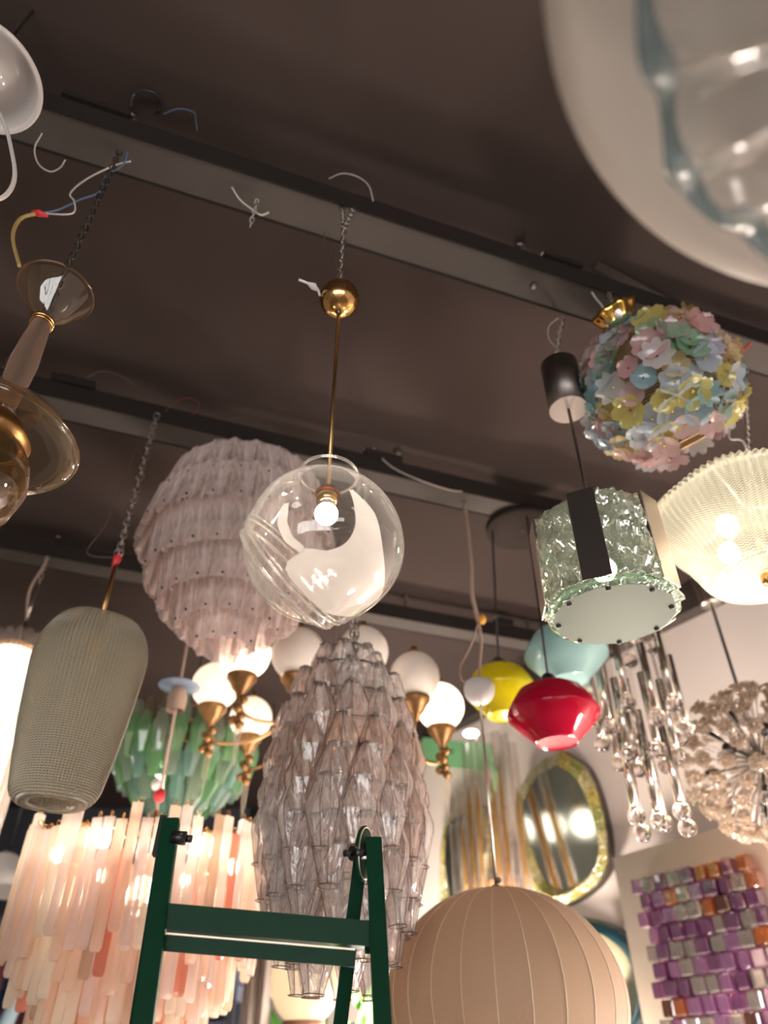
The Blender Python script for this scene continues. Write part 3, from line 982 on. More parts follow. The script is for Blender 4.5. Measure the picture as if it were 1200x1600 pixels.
# ================================================================== RIBBED DOME PENDANT, lit
def dome_lamp():
    Y = 1.55
    fz = at(1204, 895, Y)
    X = fz.x
    z = fz.z
    t = thing('ribbed_dome_pendant', (X, Y, z - .03), 'lit bowl pendant of ribbed clear glass with a brass finial', 'pendant lamp')
    M_rib = glass('ribbed_lit_glass', (0.95, 0.94, 0.84), body=0.52, bcol=(0.97, 0.94, 0.80), edge=0.3, rough=0.08, refl=0.9, tex='wave', tscale=60, tstr=0.25, transl=0.85, bodytex=0.3)
    pr = [(0.020, z - 0.004), (0.06, z - 0.012), (0.11, z - 0.020), (0.150, z - 0.012), (0.178, z + 0.015), (0.198, z + 0.055), (0.222, z + 0.10), (0.250, z + 0.14), (0.264, z + 0.175), (0.262, z + 0.205), (0.245, z + 0.225)]
    P = bez([Vector((a, b, 0)) for a, b in pr], 44)
    prof = [(p.x * .90, p.y) for p in P]
    L = len(prof)
    nr = 76
    def rm(a, i, zz):
        q = i / (L - 1)
        return 1 + (0.017 + 0.012 * q) * math.cos(nr * a) * min(1, q * 4) + 0.035 * q * math.cos(6 * a + .5) * (1 if q < .9 else .8)
    MB().lathe(prof, (X, Y, 0), nr * 5, rmod=rm).build('ribbed_bowl', M_rib, t)
    MB().lathe([(0, -0.035), (0.014, -0.034), (0.026, -0.026), (0.028, -0.008), (0.022, 0.0), (0.006, 0.02)], (X, Y, z), 28).build('finial', M_brass, t)
    MB().tube([(X, Y, z), (X, Y, z + 0.21)], 0.006, 10).build('stem', M_brassdull, t)
    M_b = emat('dome_bulb_light', (1.0, 0.90, 0.72), 8.5)
    for k in range(4):
        a = k * PI / 2 + .4
        p = Vector((X + 0.095 * math.cos(a), Y + 0.095 * math.sin(a), z + 0.12))
        MB().sphere(p, 0.026, 16, 10, 1.25).build('bulb', M_b, t)
        MB().tube([(X, Y, z + 0.17), p + Vector((0, 0, 0.03))], 0.006, 8).build('bulb_arm', M_brassdull, t)
    MB().torus((X, Y, z + 0.205), 0.225, 0.005, 60, 6).build('hoop', M_whiteplastic, t)
    for k in range(3):
        a = k * PI * 2 / 3 - .2
        MB().tube([(X, Y, z + 0.205), (X + 0.225 * math.cos(a), Y + 0.225 * math.sin(a), z + 0.205)], 0.004, 6).build('spoke', M_whiteplastic, t)
    top = ath(1165, 596, HT)
    low = Vector((X + 0.02, Y + .02, z + 0.205))
    chain(t, top, (X + .03, Y + 0.03, z + 0.21), M_chain, 0.028, 0.015, 0.0023)
    wire('white_cord', [at(1152, 590, 1.62), at(1149, 630, 1.6), at(1140, 672, 1.58), at(1142, 686, 1.57), at(1165, 697, 1.56), low], 0.0028, M_whitewire, t)


dome_lamp()


# ================================================================== TALL BEADED GLASS PENDANT, left
def beaded_lamp():
    Y = 1.905
    c = at(118, 1115, Y)
    X = c.x
    z1, z0 = zrow(970, Y), zrow(1258, Y)
    t = thing('beaded_glass_pendant', (X, Y, z0), 'tall tapering pendant shade of olive beaded glass', 'pendant lamp')
    top = ath(255, 648, HT)
    zr = zrow(872, Y)
    chain(t, (X, top.y, ZT + 0.004), (X, Y, zr + 0.01), M_chain, 0.034, 0.018, 0.0028)
    tp = Vector((X, Y, zr))
    MB().tube([tp + Vector((0.004, 0, 0.015)), tp, tp + Vector((-0.004, 0, -0.035))], [0.006, 0.013, 0.008], 8).build('red_tape', M_redtape, t)
    MB().torus(tp + Vector((0, 0, 0.02)), 0.014, 0.003, 16, 6, Matrix.Rotation(PI / 2, 3, 'X')).build('hanging_ring', M_chain, t)
    MB().tube([tp, (X, Y, z1 - 0.03)], 0.0075, 10).build('rod', M_brassdull, t)
    wire('thin_wire', [tp, (X - .10, Y, zr + .02), at(165, 820, Y), at(185, 770, Y), at(205, 720, Y), at(212, 700, Y)], 0.0017, M_brownwire, t)
    M_bead = glass('beaded_glass', (0.70, 0.66, 0.55), body=0.42, bcol=(0.92, 0.85, 0.68), edge=0.35, rough=0.12, refl=1.0, tex='wave', tscale=52, tstr=0.5, tstretch=(1, 1, 1.0), transl=0.30, f0=0.09, bodytex=0.35)
    H = z1 - z0
    s = mpp(120, 1115, Y)
    prof = [(0.035, z1), (0.085, z1 - 0.008), (0.118, z1 - 0.028), (0.142, z1 - 0.07), (0.153, z1 - 0.12), (0.150, z1 - 0.18), (0.138, z0 + 0.22), (0.124, z0 + 0.12), (0.116, z0 + 0.07), (0.108, z0 + 0.03), (0.092, z0 + 0.008), (0.070, z0), (0.055, z0 + 0.006)]
    P = bez([Vector((a, b, 0)) for a, b in prof], 60)
    prof = [(p.x, p.y) for p in P]
    nr = 88
    def rm(a, i, z):
        return 1 + 0.030 * math.cos(nr * a) + 0.035 * math.cos(4 * a + .8)
    sh = MB().lathe(prof, (X, Y, 0), nr * 5, rmod=rm).build('shade', M_bead, t)
    MB().tube([(X, Y, z1), (X, Y, z1 - 0.10)], 0.022, 14).build('lamp_holder', M_brassdull, t)
    MB().sphere((X, Y, z1 - 0.14), 0.032, 16, 10).build('bulb', pmat('unlit_bulb', (.8, .76, .7), .2), t)
    MB().lathe([(0, 0), (0.03, 0), (0.03, 0.008), (0, 0.01)], (X, Y, z1), 20).build('shade_cap', M_brassdull, t)


beaded_lamp()


# ================================================================== TIERED SQUARE-TUBE CHANDELIER
def tiered_chandelier():
    Y = 2.15
    c = at(372, 860, Y)
    X = c.x
    zt = EYE.z + 1.79
    t = thing('tiered_glass_chandelier', (X, Y, EYE.z + 1.10), 'tiered chandelier of frosted pink rippled glass tiles behind the clear globe', 'chandelier')
    M_t = glass('pink_ice_glass', (0.80, 0.72, 0.70), body=0.46, bcol=(0.90, 0.77, 0.74), edge=0.35, rough=0.2, refl=0.5, tex='noise', tscale=28, tstr=0.9, tstretch=(1, 1, 0.4), transl=0.35, f0=0.10, bodytex=0.5)
    def piece(w_, h_, seed):
        # an open trough of ice glass: a face and two side wings, ragged top edge
        rnd = random.Random(seed)
        prof = [(-w_ / 2, 0.022), (-w_ / 2, 0.004), (-w_ / 2 + .006, -0.002), (-w_ / 6, 0.002), (w_ / 6, -0.002), (w_ / 2 - .006, -0.002), (w_ / 2, 0.004), (w_ / 2, 0.022)]
        rows = 6
        vs, fs = [], []
        for j in range(rows):
            v = j / (rows - 1)
            for i, (x, y) in enumerate(prof):
                zz = -h_ * (1 - v)
                if j == rows - 1: zz += rnd.uniform(-0.012, 0.006) + (0.016 if i in (1, 6) else 0)
                if j == 0: zz += rnd.uniform(-0.004, 0.008)
                vs.append((x, -y * 1.0 + rnd.uniform(-.0012, .0012), zz))
        nn = len(prof)
        fs = [(j * nn + i, j * nn + i + 1, (j + 1) * nn + i + 1, (j + 1) * nn + i) for j in range(rows - 1) for i in range(nn - 1)]
        return MB().add(vs, fs, False).mesh('glass_tile', M_t)
    metas = [piece(0.078, 0.19, k) for k in range(5)]
    pin = MB().sphere((0, 0.006, -0.172), 0.0045, 8, 5).mesh('pin', M_black)
    tiers = [(0.275, zt, 22, 0.26), (0.315, zt - 0.13, 25, 0.20), (0.30, zt - 0.26, 24, -0.02), (0.245, zt - 0.36, 19, -0.06), (0.18, zt - 0.43, 14, -0.1), (0.11, zt - 0.49, 9, -0.1)]
    fr = MB()
    for (r, z, n, lean) in tiers:
        fr.torus((X, Y, z - 0.01), r - 0.025, 0.0045, 36, 5)
        for k in range(3):
            a = k * PI * 2 / 3
            fr.tube([(X, Y, z - .01), (X + (r - .025) * math.cos(a), Y + (r - .025) * math.sin(a), z - .01)], 0.003, 5)
    fr.tube([(X, Y, zt + 0.02), (X, Y, EYE.z + 1.22)], 0.008, 8)
    fr.build('frame', M_steel, t)
    for ti, (r, z, n, lean) in enumerate(tiers):
        for k in range(n):
            a = 2 * PI * (k + .5 * (ti % 2)) / n
            d = Vector((math.cos(a), math.sin(a), 0))
            xx = Vector((-d.y, d.x, 0))
            zz = (Vector((0, 0, 1)) - d * lean).normalized()
            yy = zz.cross(xx)
            R = Matrix((xx, yy, zz)).transposed().to_4x4()
            if yy.dot(d) < 0:
                R = R @ Matrix.Rotation(PI, 4, 'Z')
            o = inst('glass_tile', metas[(k * 3 + ti) % 5], t, TRS(Vector((X, Y, z)) + d * r, R))
            sub('pin', pin, o)
    chain(t, (X - .10, trayY(ND2, X - .1), ZT), (X - .08, Y, zt - .01), M_chain, 0.03, 0.016, 0.0024)
    chain(t, (X + .10, trayY(ND2, X + .1), ZT), (X + .08, Y, zt - .01), M_chain, 0.03, 0.016, 0.0024)


tiered_chandelier()


# ================================================================== POLYHEDRAL CHANDELIER
def poly_mesh(name, mat, L, wd, sides=6):
    # elongated faceted bottle: narrow open mouth, shoulders, narrow foot
    prof = [(0.20 * wd, L * 0.5), (0.24 * wd, L * 0.45), (0.5 * wd, L * 0.10), (0.5 * wd, -L * 0.02), (0.24 * wd, -L * 0.46), (0.25 * wd, -L * 0.5)]
    vs, fs = [], []
    for (r, z) in prof:
        for k in range(sides):
            a = 2 * PI * (k + .5) / sides
            vs.append((r * math.cos(a), r * math.sin(a) * 0.8, z))
    for i in range(len(prof) - 1):
        for k in range(sides):
            k2 = (k + 1) % sides
            fs.append((i * sides + k, i * sides + k2, (i + 1) * sides + k2, (i + 1) * sides + k))
    return MB().add(vs, fs, False).mesh(name, mat)


def poly_chandelier():
    Y = 2.10
    c = at(538, 1220, Y)
    X = c.x
    t = thing('polyhedral_chandelier', (X, Y, zrow(1530, Y)), 'large chandelier of smoky pink and clear faceted glass drops behind the ladder', 'chandelier')
    s = mpp(538, 1220, Y)
    common = dict(edge=0.45, rough=0.10, refl=0.65, tex='noise', tscale=26, tstr=0.5, tstretch=(1.8, 1.8, 0.3), f0=0.09, bodytex=0.5, transl=0.35)
    mats = [glass('drop_clear', (0.97, 0.95, 0.94), body=0.20, bcol=(0.97, 0.92, 0.91), **common),
            glass('drop_pink', (0.94, 0.88, 0.86), body=0.24, bcol=(0.93, 0.81, 0.77), **common),
            glass('drop_smoke', (0.89, 0.81, 0.77), body=0.28, bcol=(0.84, 0.68, 0.60), **common)]
    L, wd = 0.175, 0.100
    me = [poly_mesh('glass_drop', m, L, wd) for m in mats]
    capm = MB().lathe([(0, L * .53), (0.012, L * .53), (0.021, L * .49), (0.012, L * .47), (0, L * .47)], (0, 0, 0), 8).mesh('drop_cap', M_darksteel)
    M_dedge = glass('drop_mouth_glass', (0.45, 0.33, 0.27), body=0.35, bcol=(0.30, 0.21, 0.17), edge=0.3, refl=1.0)
    mouth = MB().torus((0, 0, -L * .5), 0.025 * 1.0, 0.0014, 12, 4).mesh('drop_mouth', M_dedge)
    M_refrline = glass('drop_refraction_line', (0.55, 0.42, 0.36), body=0.30, bcol=(0.34, 0.24, 0.20), edge=0.2, refl=0.8)  # dark refraction lines along the facet edges, drawn as thin dark tubes
    sm_ = MB()
    pf = [(0.20 * wd, L * 0.5), (0.24 * wd, L * 0.45), (0.5 * wd, L * 0.10), (0.5 * wd, -L * 0.02), (0.24 * wd, -L * 0.46), (0.25 * wd, -L * 0.5)]
    for k in range(6):
        a_ = 2 * PI * (k + .5) / 6
        sm_.tube([(r_ * math.cos(a_), r_ * math.sin(a_) * .8, z_) for r_, z_ in pf], .0011, 3, caps=False)
    refr_line = sm_.mesh('refraction_line', M_refrline)
    rows = [  # py of drop centre, radius px, count, colour
        (1060, 62, 9, 0), (1100, 92, 13, 0), (1150, 112, 16, 1), (1200, 124, 18, 2), (1250, 132, 19, 1), (1300, 138, 20, 0), (1352, 132, 19, 1), (1400, 124, 17, 0), (1448, 104, 14, 1), (1492, 80, 9, 0)]
    fr = MB()
    ztop = zrow(1035, Y)
    for ri, (py, rp, n, cl) in enumerate(rows):
        n = max(6, round(n * .74))
        z = zrow(py, Y)
        r = rp * mpp(538, py, Y) - 0.035
        fr.torus((X, Y, z + L * 0.5), max(0.02, r - 0.02), 0.003, 30, 5)
        for k in range(n):
            a = 2 * PI * (k + 0.5 * (ri % 2)) / n + 0.13
            d = Vector((math.cos(a), math.sin(a), 0))
            kind = cl if random.random() < .62 else random.choice((0, 1, 2))
            zz = (Vector((0, 0, 1)) - d * random.uniform(-.05, .09)).normalized()
            R = frame(zz, Vector((-d.y, d.x, 0)))
            o = inst('glass_drop', me[kind], t, TRS(Vector((X, Y, z)) + d * r, R, random.uniform(.93, 1.05)))
            sub('drop_cap', capm, o)
            sub('refraction_line', refr_line, o)
            sub('drop_mouth', mouth, o)
    fr.tube([(X, Y, ztop + 0.03), (X, Y, zrow(1500, Y))], 0.008, 8)
    fr.build('frame', M_darksteel, t)
    chain(t, (X + .01, trayY(ND2, X), ZT), (X + .01, Y, ztop + .02), M_chain, 0.034, 0.018, 0.0028)
    chain(t, (X + .04, trayY(ND2, X), ZT), (X + .02, Y, ztop + .02), M_chain, 0.034, 0.018, 0.0028)


poly_chandelier()


# ================================================================== BRASS CHANDELIER WITH OPAL GLOBES
def brass_chandelier():
    Y = 2.95
    c = at(520, 1075, Y)
    X, z = c.x, c.z
    t = thing('brass_globe_chandelier', (X, Y, z - .35), 'brass chandelier with a ring of frosted white globes, some lit', 'chandelier')
    M_off = glass('frosted_globe', (.9, .85, .8), body=0.95, bcol=(0.88, 0.80, 0.74), edge=0.0, rough=0.3, refl=0.25, transl=0.3, tex='noise', tscale=40, tstr=.15)
    M_l1 = glass('lit_frosted_globe', (.95, .90, .85), body=0.84, bcol=(0.92, 0.85, 0.79), edge=0.1, rough=0.3, refl=0.25, transl=0.45)
    M_l2 = M_l1
    M_gb = emat('chandelier_bulb_light', (1.0, .86, .70), 34)
    MB().lathe([(0, -0.20), (0.02, -0.19), (0.04, -0.15), (0.03, -0.10), (0.055, -0.05), (0.055, 0.0), (0.025, 0.04), (0.018, 0.16), (0.03, 0.20), (0.012, 0.24), (0, .25)], (X, Y, z - .08), 24).build('hub', M_brass, t)
    MB().tube([(X, Y, z + .15), (X, Y, ZC)], 0.006, 8).build('rod', M_brownwire, t)
    # px, py, radius px of each globe, light
    gl = [(337, 1072, 37, M_l2), (383, 1022, 40, M_l1), (466, 1022, 42, M_off), (567, 1018, 40, M_off), (648, 1057, 39, M_off), (688, 1104, 37, M_l1), (392, 1122, 33, M_l2), (560, 1130, 34, M_off)]
    leaf = MB()
    for k in range(6):
        a = k * 2.4
        q = Vector((math.cos(a) * .012, math.sin(a) * .012, -k * 0.016))
        leaf.lathe([(0.003, 0), (0.016, -0.012), (0.013, -0.022), (0.002, -0.03)], q, 7)
    leafm = leaf.mesh('leaf_drop', M_bronze)
    M_cr = glass('crystal_spear', (.9, .87, .83), body=.15, bcol=(.8, .7, .6), edge=.4)
    spear = MB().lathe([(0.002, 0), (0.012, -0.03), (0.008, -0.09), (0.001, -0.15)], (0, 0, 0), 6, smooth=False).mesh('crystal_spear', M_cr)
    n = len(gl)
    for i, (px, py, rp, mt) in enumerate(gl):
        ang = {0: PI * 1.02, 1: PI * 1.27, 2: PI * 1.42, 3: PI * 1.63, 4: PI * 1.82, 5: PI * 0.03, 6: PI * .78, 7: PI * .38}[i]
        Yg = Y + 0.40 * math.sin(ang)
        g = at(px, py, Yg)
        r = rp * mpp(px, py, Yg)
        cup = g - Vector((0, 0, r + 0.012))
        go = MB().sphere(g, r, 28, 16).build('globe', mt, t)
        if mt is M_l1:
            MB().sphere(g - Vector((0, 0, r * .1)), .026 if i in (1, 5) else .014, 14, 9, 1.2).build('bulb', M_gb, go)
        MB().lathe([(0.004, 0.0), (r * .30, 0.0), (r * .12, 0.018), (r * .14, .03), (0, .036)], g + Vector((0, 0, r * .99)), 12).build('globe_finial', M_bronze, t)
        MB().lathe([(0, -0.075), (0.014, -0.07), (0.018, -0.05), (0.032, -0.035), (0.045, -0.01), (0.058, 0.005), (0.060, 0.02), (0.05, 0.022)], cup, 20).build('cup', M_bronze, t)
        hub = Vector((X, Y, z - 0.14))
        d = (cup - hub); dh = Vector((d.x, d.y, 0))
        low = hub + dh * 0.62 + Vector((0, 0, -0.10 + d.z * .3))
        wire('arm', [hub, hub + dh * .28 + Vector((0, 0, 0.01)), low, hub + dh * .93 + Vector((0, 0, d.z - .13)), cup - Vector((0, 0, .06))], 0.0075, M_brassdull, t, n=20)
        if i in (0, 1, 5, 6, 2):
            inst('leaf_drop', leafm, t, TRS(cup - Vector((0, 0, 0.06)), None, 1.25))
            inst('crystal_spear', spear, t, TRS(cup - Vector((-.01, 0, 0.16)), None, 1.2))


brass_chandelier()


# ================================================================== GREEN GLASS CHANDELIER
def green_chandelier():
    Y = 3.60
    c = at(288, 1185, Y)
    X, z = c.x, c.z
    t = thing('green_glass_chandelier', (X, Y, z - .25), 'round basket chandelier of pointed green and clear glass drops', 'chandelier')
    ms = [glass('green_drop', (.65, .85, .66), body=.45, bcol=(.38, .66, .38), edge=.3, refl=.8), glass('pale_green_drop', (.8, .88, .8), body=.38, bcol=(.60, .70, .60), edge=.3, refl=.9), glass('brown_drop', (.7, .6, .55), body=.40, bcol=(.46, .36, .30), edge=.3, refl=.8), glass('aqua_drop', (.7, .85, .82), body=.42, bcol=(.45, .66, .60), edge=.3, refl=.9)]
    L = 0.20
    me = [poly_mesh('glass_drop', m, L, .085) for m in ms]
    rows = [(0.10, 0.30, 22, (2, 2, 1)), (0.02, 0.325, 24, (0, 0, 1)), (-0.07, 0.29, 21, (0, 1, 3)), (-0.145, 0.22, 16, (3, 1, 0)), (-0.19, 0.13, 9, (3, 3, 1)), (-0.21, 0.045, 4, (3, 1))]
    fr = MB()
    for ri, (dz, r, n, cs) in enumerate(rows):
        fr.torus((X, Y, z + dz + .06), r - .02, .004, 30, 5)
        for k in range(n):
            a = 2 * PI * (k + .5 * (ri % 2)) / n
            d = Vector((math.cos(a), math.sin(a), 0))
            lean = max(0, -dz) * 2.5 + 0.05
            zz = (Vector((0, 0, 1)) + d * lean).normalized()
            inst('glass_drop', me[cs[k % len(cs)]], t, TRS(Vector((X, Y, z + dz)) + d * r, frame(zz, Vector((-d.y, d.x, 0)))))
    fr.tube([(X, Y, z + .2), (X, Y, z - .15)], .01, 8)
    for k in range(3):
        a = k * PI * 2 / 3
        fr.tube([(X, Y, z + .16), (X + .28 * math.cos(a), Y + .28 * math.sin(a), z + .16)], .004, 5)
    fr.build('frame', M_brassdull, t)
    MB().tube([(X, Y, z + .18), (X, Y, ZC)], .005, 8).build('rod', M_brownwire, t)


green_chandelier()


# ================================================================== PINK TUBE CHANDELIER
def pink_chandelier():
    Y = 2.80
    c = at(215, 1430, Y)
    X = c.x
    t = thing('pink_tube_chandelier', (X, Y, zrow(1620, Y)), 'wide tiered chandelier of hanging pink glass tubes lit from within', 'chandelier')
    def tubemat(nm, bc, tint):
        return glass(nm, tint, body=0.62, bcol=bc, edge=0.2, rough=0.10, refl=0.5, transl=0.6)
    ms = [tubemat('tube_peach', (.96, .78, .66), (.97, .86, .78)), tubemat('tube_cream', (.97, .90, .80), (.97, .93, .88)), tubemat('tube_clear_pink', (.92, .80, .76), (.95, .88, .85)), tubemat('tube_rose', (.82, .40, .30), (.85, .55, .48)), tubemat('tube_beige', (.74, .58, .46), (.8, .68, .58))]
    def tri(L, m):
        # three-lobed rod with a tapering end
        vs, fs = [], []
        n = 9
        rows = [(0, 1), (-L * .5, 1), (-L * .97, 1), (-L, .75)]
        for (z, f) in rows:
            for k in range(n):
                a = 2 * PI * k / n
                r = (0.0205 if k % 3 == 0 else 0.0125) * f
                vs.append((r * math.cos(a), r * math.sin(a), z))
        for i in range(3):
            for k in range(n):
                k2 = (k + 1) % n
                fs.append((i * n + k, i * n + k2, (i + 1) * n + k2, (i + 1) * n + k))
        mb = MB().add(vs, fs, False)
        mb.add([vs[3 * n + k] for k in range(n)], [tuple(range(n))], False)
        mb.add([vs[k] for k in range(n)], [tuple(range(n))], False)
        return mb.mesh('glass_tube', m)
    tiers = [(0.400, 1322, 1505, 66), (0.335, 1378, 1562, 54), (0.265, 1428, 1607, 42), (0.19, 1470, 1640, 28), (0.11, 1500, 1665, 14)]
    hook = MB().torus((0, 0, 0.012), 0.008, 0.002, 10, 4, Matrix.Rotation(PI / 2, 3, 'X')).mesh('hook', M_brass)
    fr = MB()
    for ti, (r, ya, yb, n) in enumerate(tiers):
        za, zb = zrow(ya, Y), zrow(yb, Y)
        meshes = [tri(za - zb, m) for m in ms]
        fr.torus((X, Y, za - .02), r - .03, .005, 48, 5)
        for k in range(n):
            a = 2 * PI * k / n
            mi = random.choices(range(5), (4, 4, 3, 1.6, 1.4))[0]
            p = Vector((X + r * math.cos(a), Y + r * math.sin(a), za + random.uniform(-.04, .04)))
            o = inst('glass_tube', meshes[mi], t, TRS(p, Matrix.Rotation(a + PI, 4, 'Z')))
            if ti == 0:
                sub('hook', hook, o)
    z0 = zrow(1312, Y)
    for k in range(6):
        a = k * PI / 3
        fr.tube([(X, Y, z0 + .02), (X + .37 * math.cos(a), Y + .37 * math.sin(a), z0 - .02)], .004, 5)
    fr.tube([(X, Y, z0 + .10), (X, Y, zrow(1600, Y))], .008, 8)
    fr.build('frame', M_brass, t)
    M_b = emat('pink_bulb_light', (1.0, 0.92, 0.80), 30)
    for k in range(6):
        a = k * PI / 3 + .3
        MB().sphere((X + .300 * math.cos(a), Y + .300 * math.sin(a), zrow(1345, Y)), .022, 12, 8, 1.3).build('bulb', M_b, t)
    MB().sphere((X, Y, zrow(1400, Y)), .05, 14, 9, 1.3).build('bulb', M_b, t)
    # cord, small bell canopy, red connector
    zb = zrow(1085, Y)
    MB().tube([(X, Y, z0 + .08), (X, Y, ZC)], .006, 8).build('cord', M_beigecord, t)
    MB().lathe([(0.035, -0.07), (0.04, -0.02), (0.03, 0.02), (0.012, 0.04)], (X, Y, zb), 18).build('bell_canopy', M_beigecord, t)
    MB().lathe([(0.012, .03), (0.06, .035), (0.085, .03), (.082, .026), (.012, .02)], (X, Y, zb + .005), 28).build('canopy_disc', glass('bluish_disc_glass', (.75, .85, .97), body=.45, bcol=(.60, .74, .95), edge=.3), t)
    MB().sphere((X, Y, zrow(1265, Y) + .05), .022, 12, 8, 1.2).build('red_connector', M_redtape, t)
    MB().sphere((X - .015, Y - .02, zrow(1228, Y)), .018, 10, 7, 1.3).build('white_connector', M_whiteplastic, t)


pink_chandelier()


# ================================================================== LIT GLASS ROD LAMP, left edge
def rod_lamp():
    Y = 2.836
    c = at(-20, 1150, Y)
    X = c.x
    z1, z0 = zrow(1003, Y), zrow(1318, Y)
    t = thing('glass_rod_lamp', (X, Y, z0), 'lit cylinder lamp ringed with clear glass rods, left of the beaded shade', 'pendant lamp')
    M_rod = glass('clear_rod_glass', (.95, .9, .87), body=.12, bcol=(.9, .8, .75), edge=.4, refl=1.0)
    rod = MB().lathe([(0.0, 0), (0.012, -.004), (0.0165, -.016), (0.0165, -(z1 - z0) + .01), (0.010, -(z1 - z0)), (0, -(z1 - z0))], (0, 0, 0), 10).mesh('glass_rod', M_rod)
    n = 22
    for k in range(n):
        a = 2 * PI * k / n
        inst('glass_rod', rod, t, TRS(Vector((X + .135 * math.cos(a), Y + .135 * math.sin(a), z1 + random.uniform(-.008, .008)))))
    MB().lathe([(0, z1 - .06), (.095, z1 - .06), (.10, z1 - .08), (.10, z0 + .06), (.095, z0 + .05), (0, z0 + .05)], (X, Y, 0), 28).build('diffuser', emat('rod_lamp_light', (1.0, 0.86, 0.70), 1.5), t)
    MB().lathe([(0, z1 - .055), (.12, z1 - .055), (.12, z1 - .045), (0, z1 - .04)], (X, Y, 0), 28).build('top_plate', M_brassdull, t)
    MB().lathe([(0, z0 + .04), (.12, z0 + .04), (.12, z0 + .048), (0, z0 + .049)], (X, Y, 0), 28).build('bottom_plate', M_brassdull, t)
    MB().tube([(X, Y, z1 - .05), (X, Y, z1 + .12)], .006, 8).build('rod', M_brassdull, t)
    chain(t, (X, trayY(ND3, X) - .05, ZT), (X, Y, z1 + .30), M_chain, .034, .018, .0028)
    wire('cord', [(X, Y, z1 + .1), (X - .02, Y - .02, z1 + .25), (X + .01, Y - .02, z1 + .40), (X - .01, Y, ZT + .01)], .006, M_beigecord, t)
    MB().tube([(X, Y, z1 + .31), (X, Y, z1 + .1)], .004, 6).build('hanger', M_steel, t)


rod_lamp()


# ================================================================== THREE-SHADE CLUSTER
def cluster():
    cc = ath(812, 826, HT - 0.02)
    t = thing('three_shade_pendant', (cc.x, cc.y, EYE.z + .8), 'cluster pendant with red, yellow and pale blue glass shades on black cords', 'pendant lamp')
    R = 54 * (cc - EYE).length / F * .95
    MB().lathe([(0, -0.012), (R * .97, -0.012), (R, -0.006), (R, 0.018), (R * .97, .022), (0, .022)], cc, 48).build('canopy', pmat('canopy_brown', (.028, .020, .017), .7, spec=.1), t)
    MB().sphere(cc + Vector((.01, -.01, -.014)), .008, 10, 6).build('canopy_knob', M_brownwire, t)
    def shade(px, py, Y, rp, mat, nm, hole, squash):
        p = at(px, py, Y)
        r = rp * mpp(px, py, Y)
        prof = [(r * .20, r * .60), (r * .50, r * .57), (r * .72, r * .44), (r * .90, r * .16), (r * 1.0, -r * .04), (r * .985, -r * .12), (r * .75, -r * .38), (r * .46, -r * .66), (r * .44, -r * .70), (r * .42, -r * .66)]
        prof = [(a, b * squash) for a, b in prof]
        s = MB().lathe(prof, p, 56).build('shade', mat, t)
        tag(s, nm)
        MB().lathe([(0, 0), (r * .44, 0)], p + Vector((0, 0, -r * .672 * squash)), 40).build('base_plate', mat, s)
        MB().lathe([(0, .045), (.016, .042), (.03, .022), (r * .30, 0.004), (r * .30, -.004)], p + Vector((0, 0, r * .58 * squash)), 24).build('shade_cap', M_black, t)
        h = cc + Vector((hole[0], hole[1], -.01))
        MB().tube([p + Vector((0, 0, r * .62 * squash)), h], .0038, 6).build('cord', M_black, t)
    def gm(nm, c, tr=.2):
        return glass(nm, c, body=.97, bcol=c, edge=0, rough=.07, refl=.55, transl=tr)
    shade(864, 1112, 2.22, 72, gm('red_glass', (.50, .004, .035)), 'crimson glass shade', (.015, -.10), 1.0)
    shade(783, 1078, 2.62, 56, gm('yellow_glass', (.72, .60, .01), .3), 'bright yellow glass shade', (-.12, .01), 1.12)
    shade(884, 1020, 2.46, 65, gm('pale_blue_glass', (.42, .66, .66), .3), 'pale blue-green glass shade', (.09, .06), 1.05)


cluster()


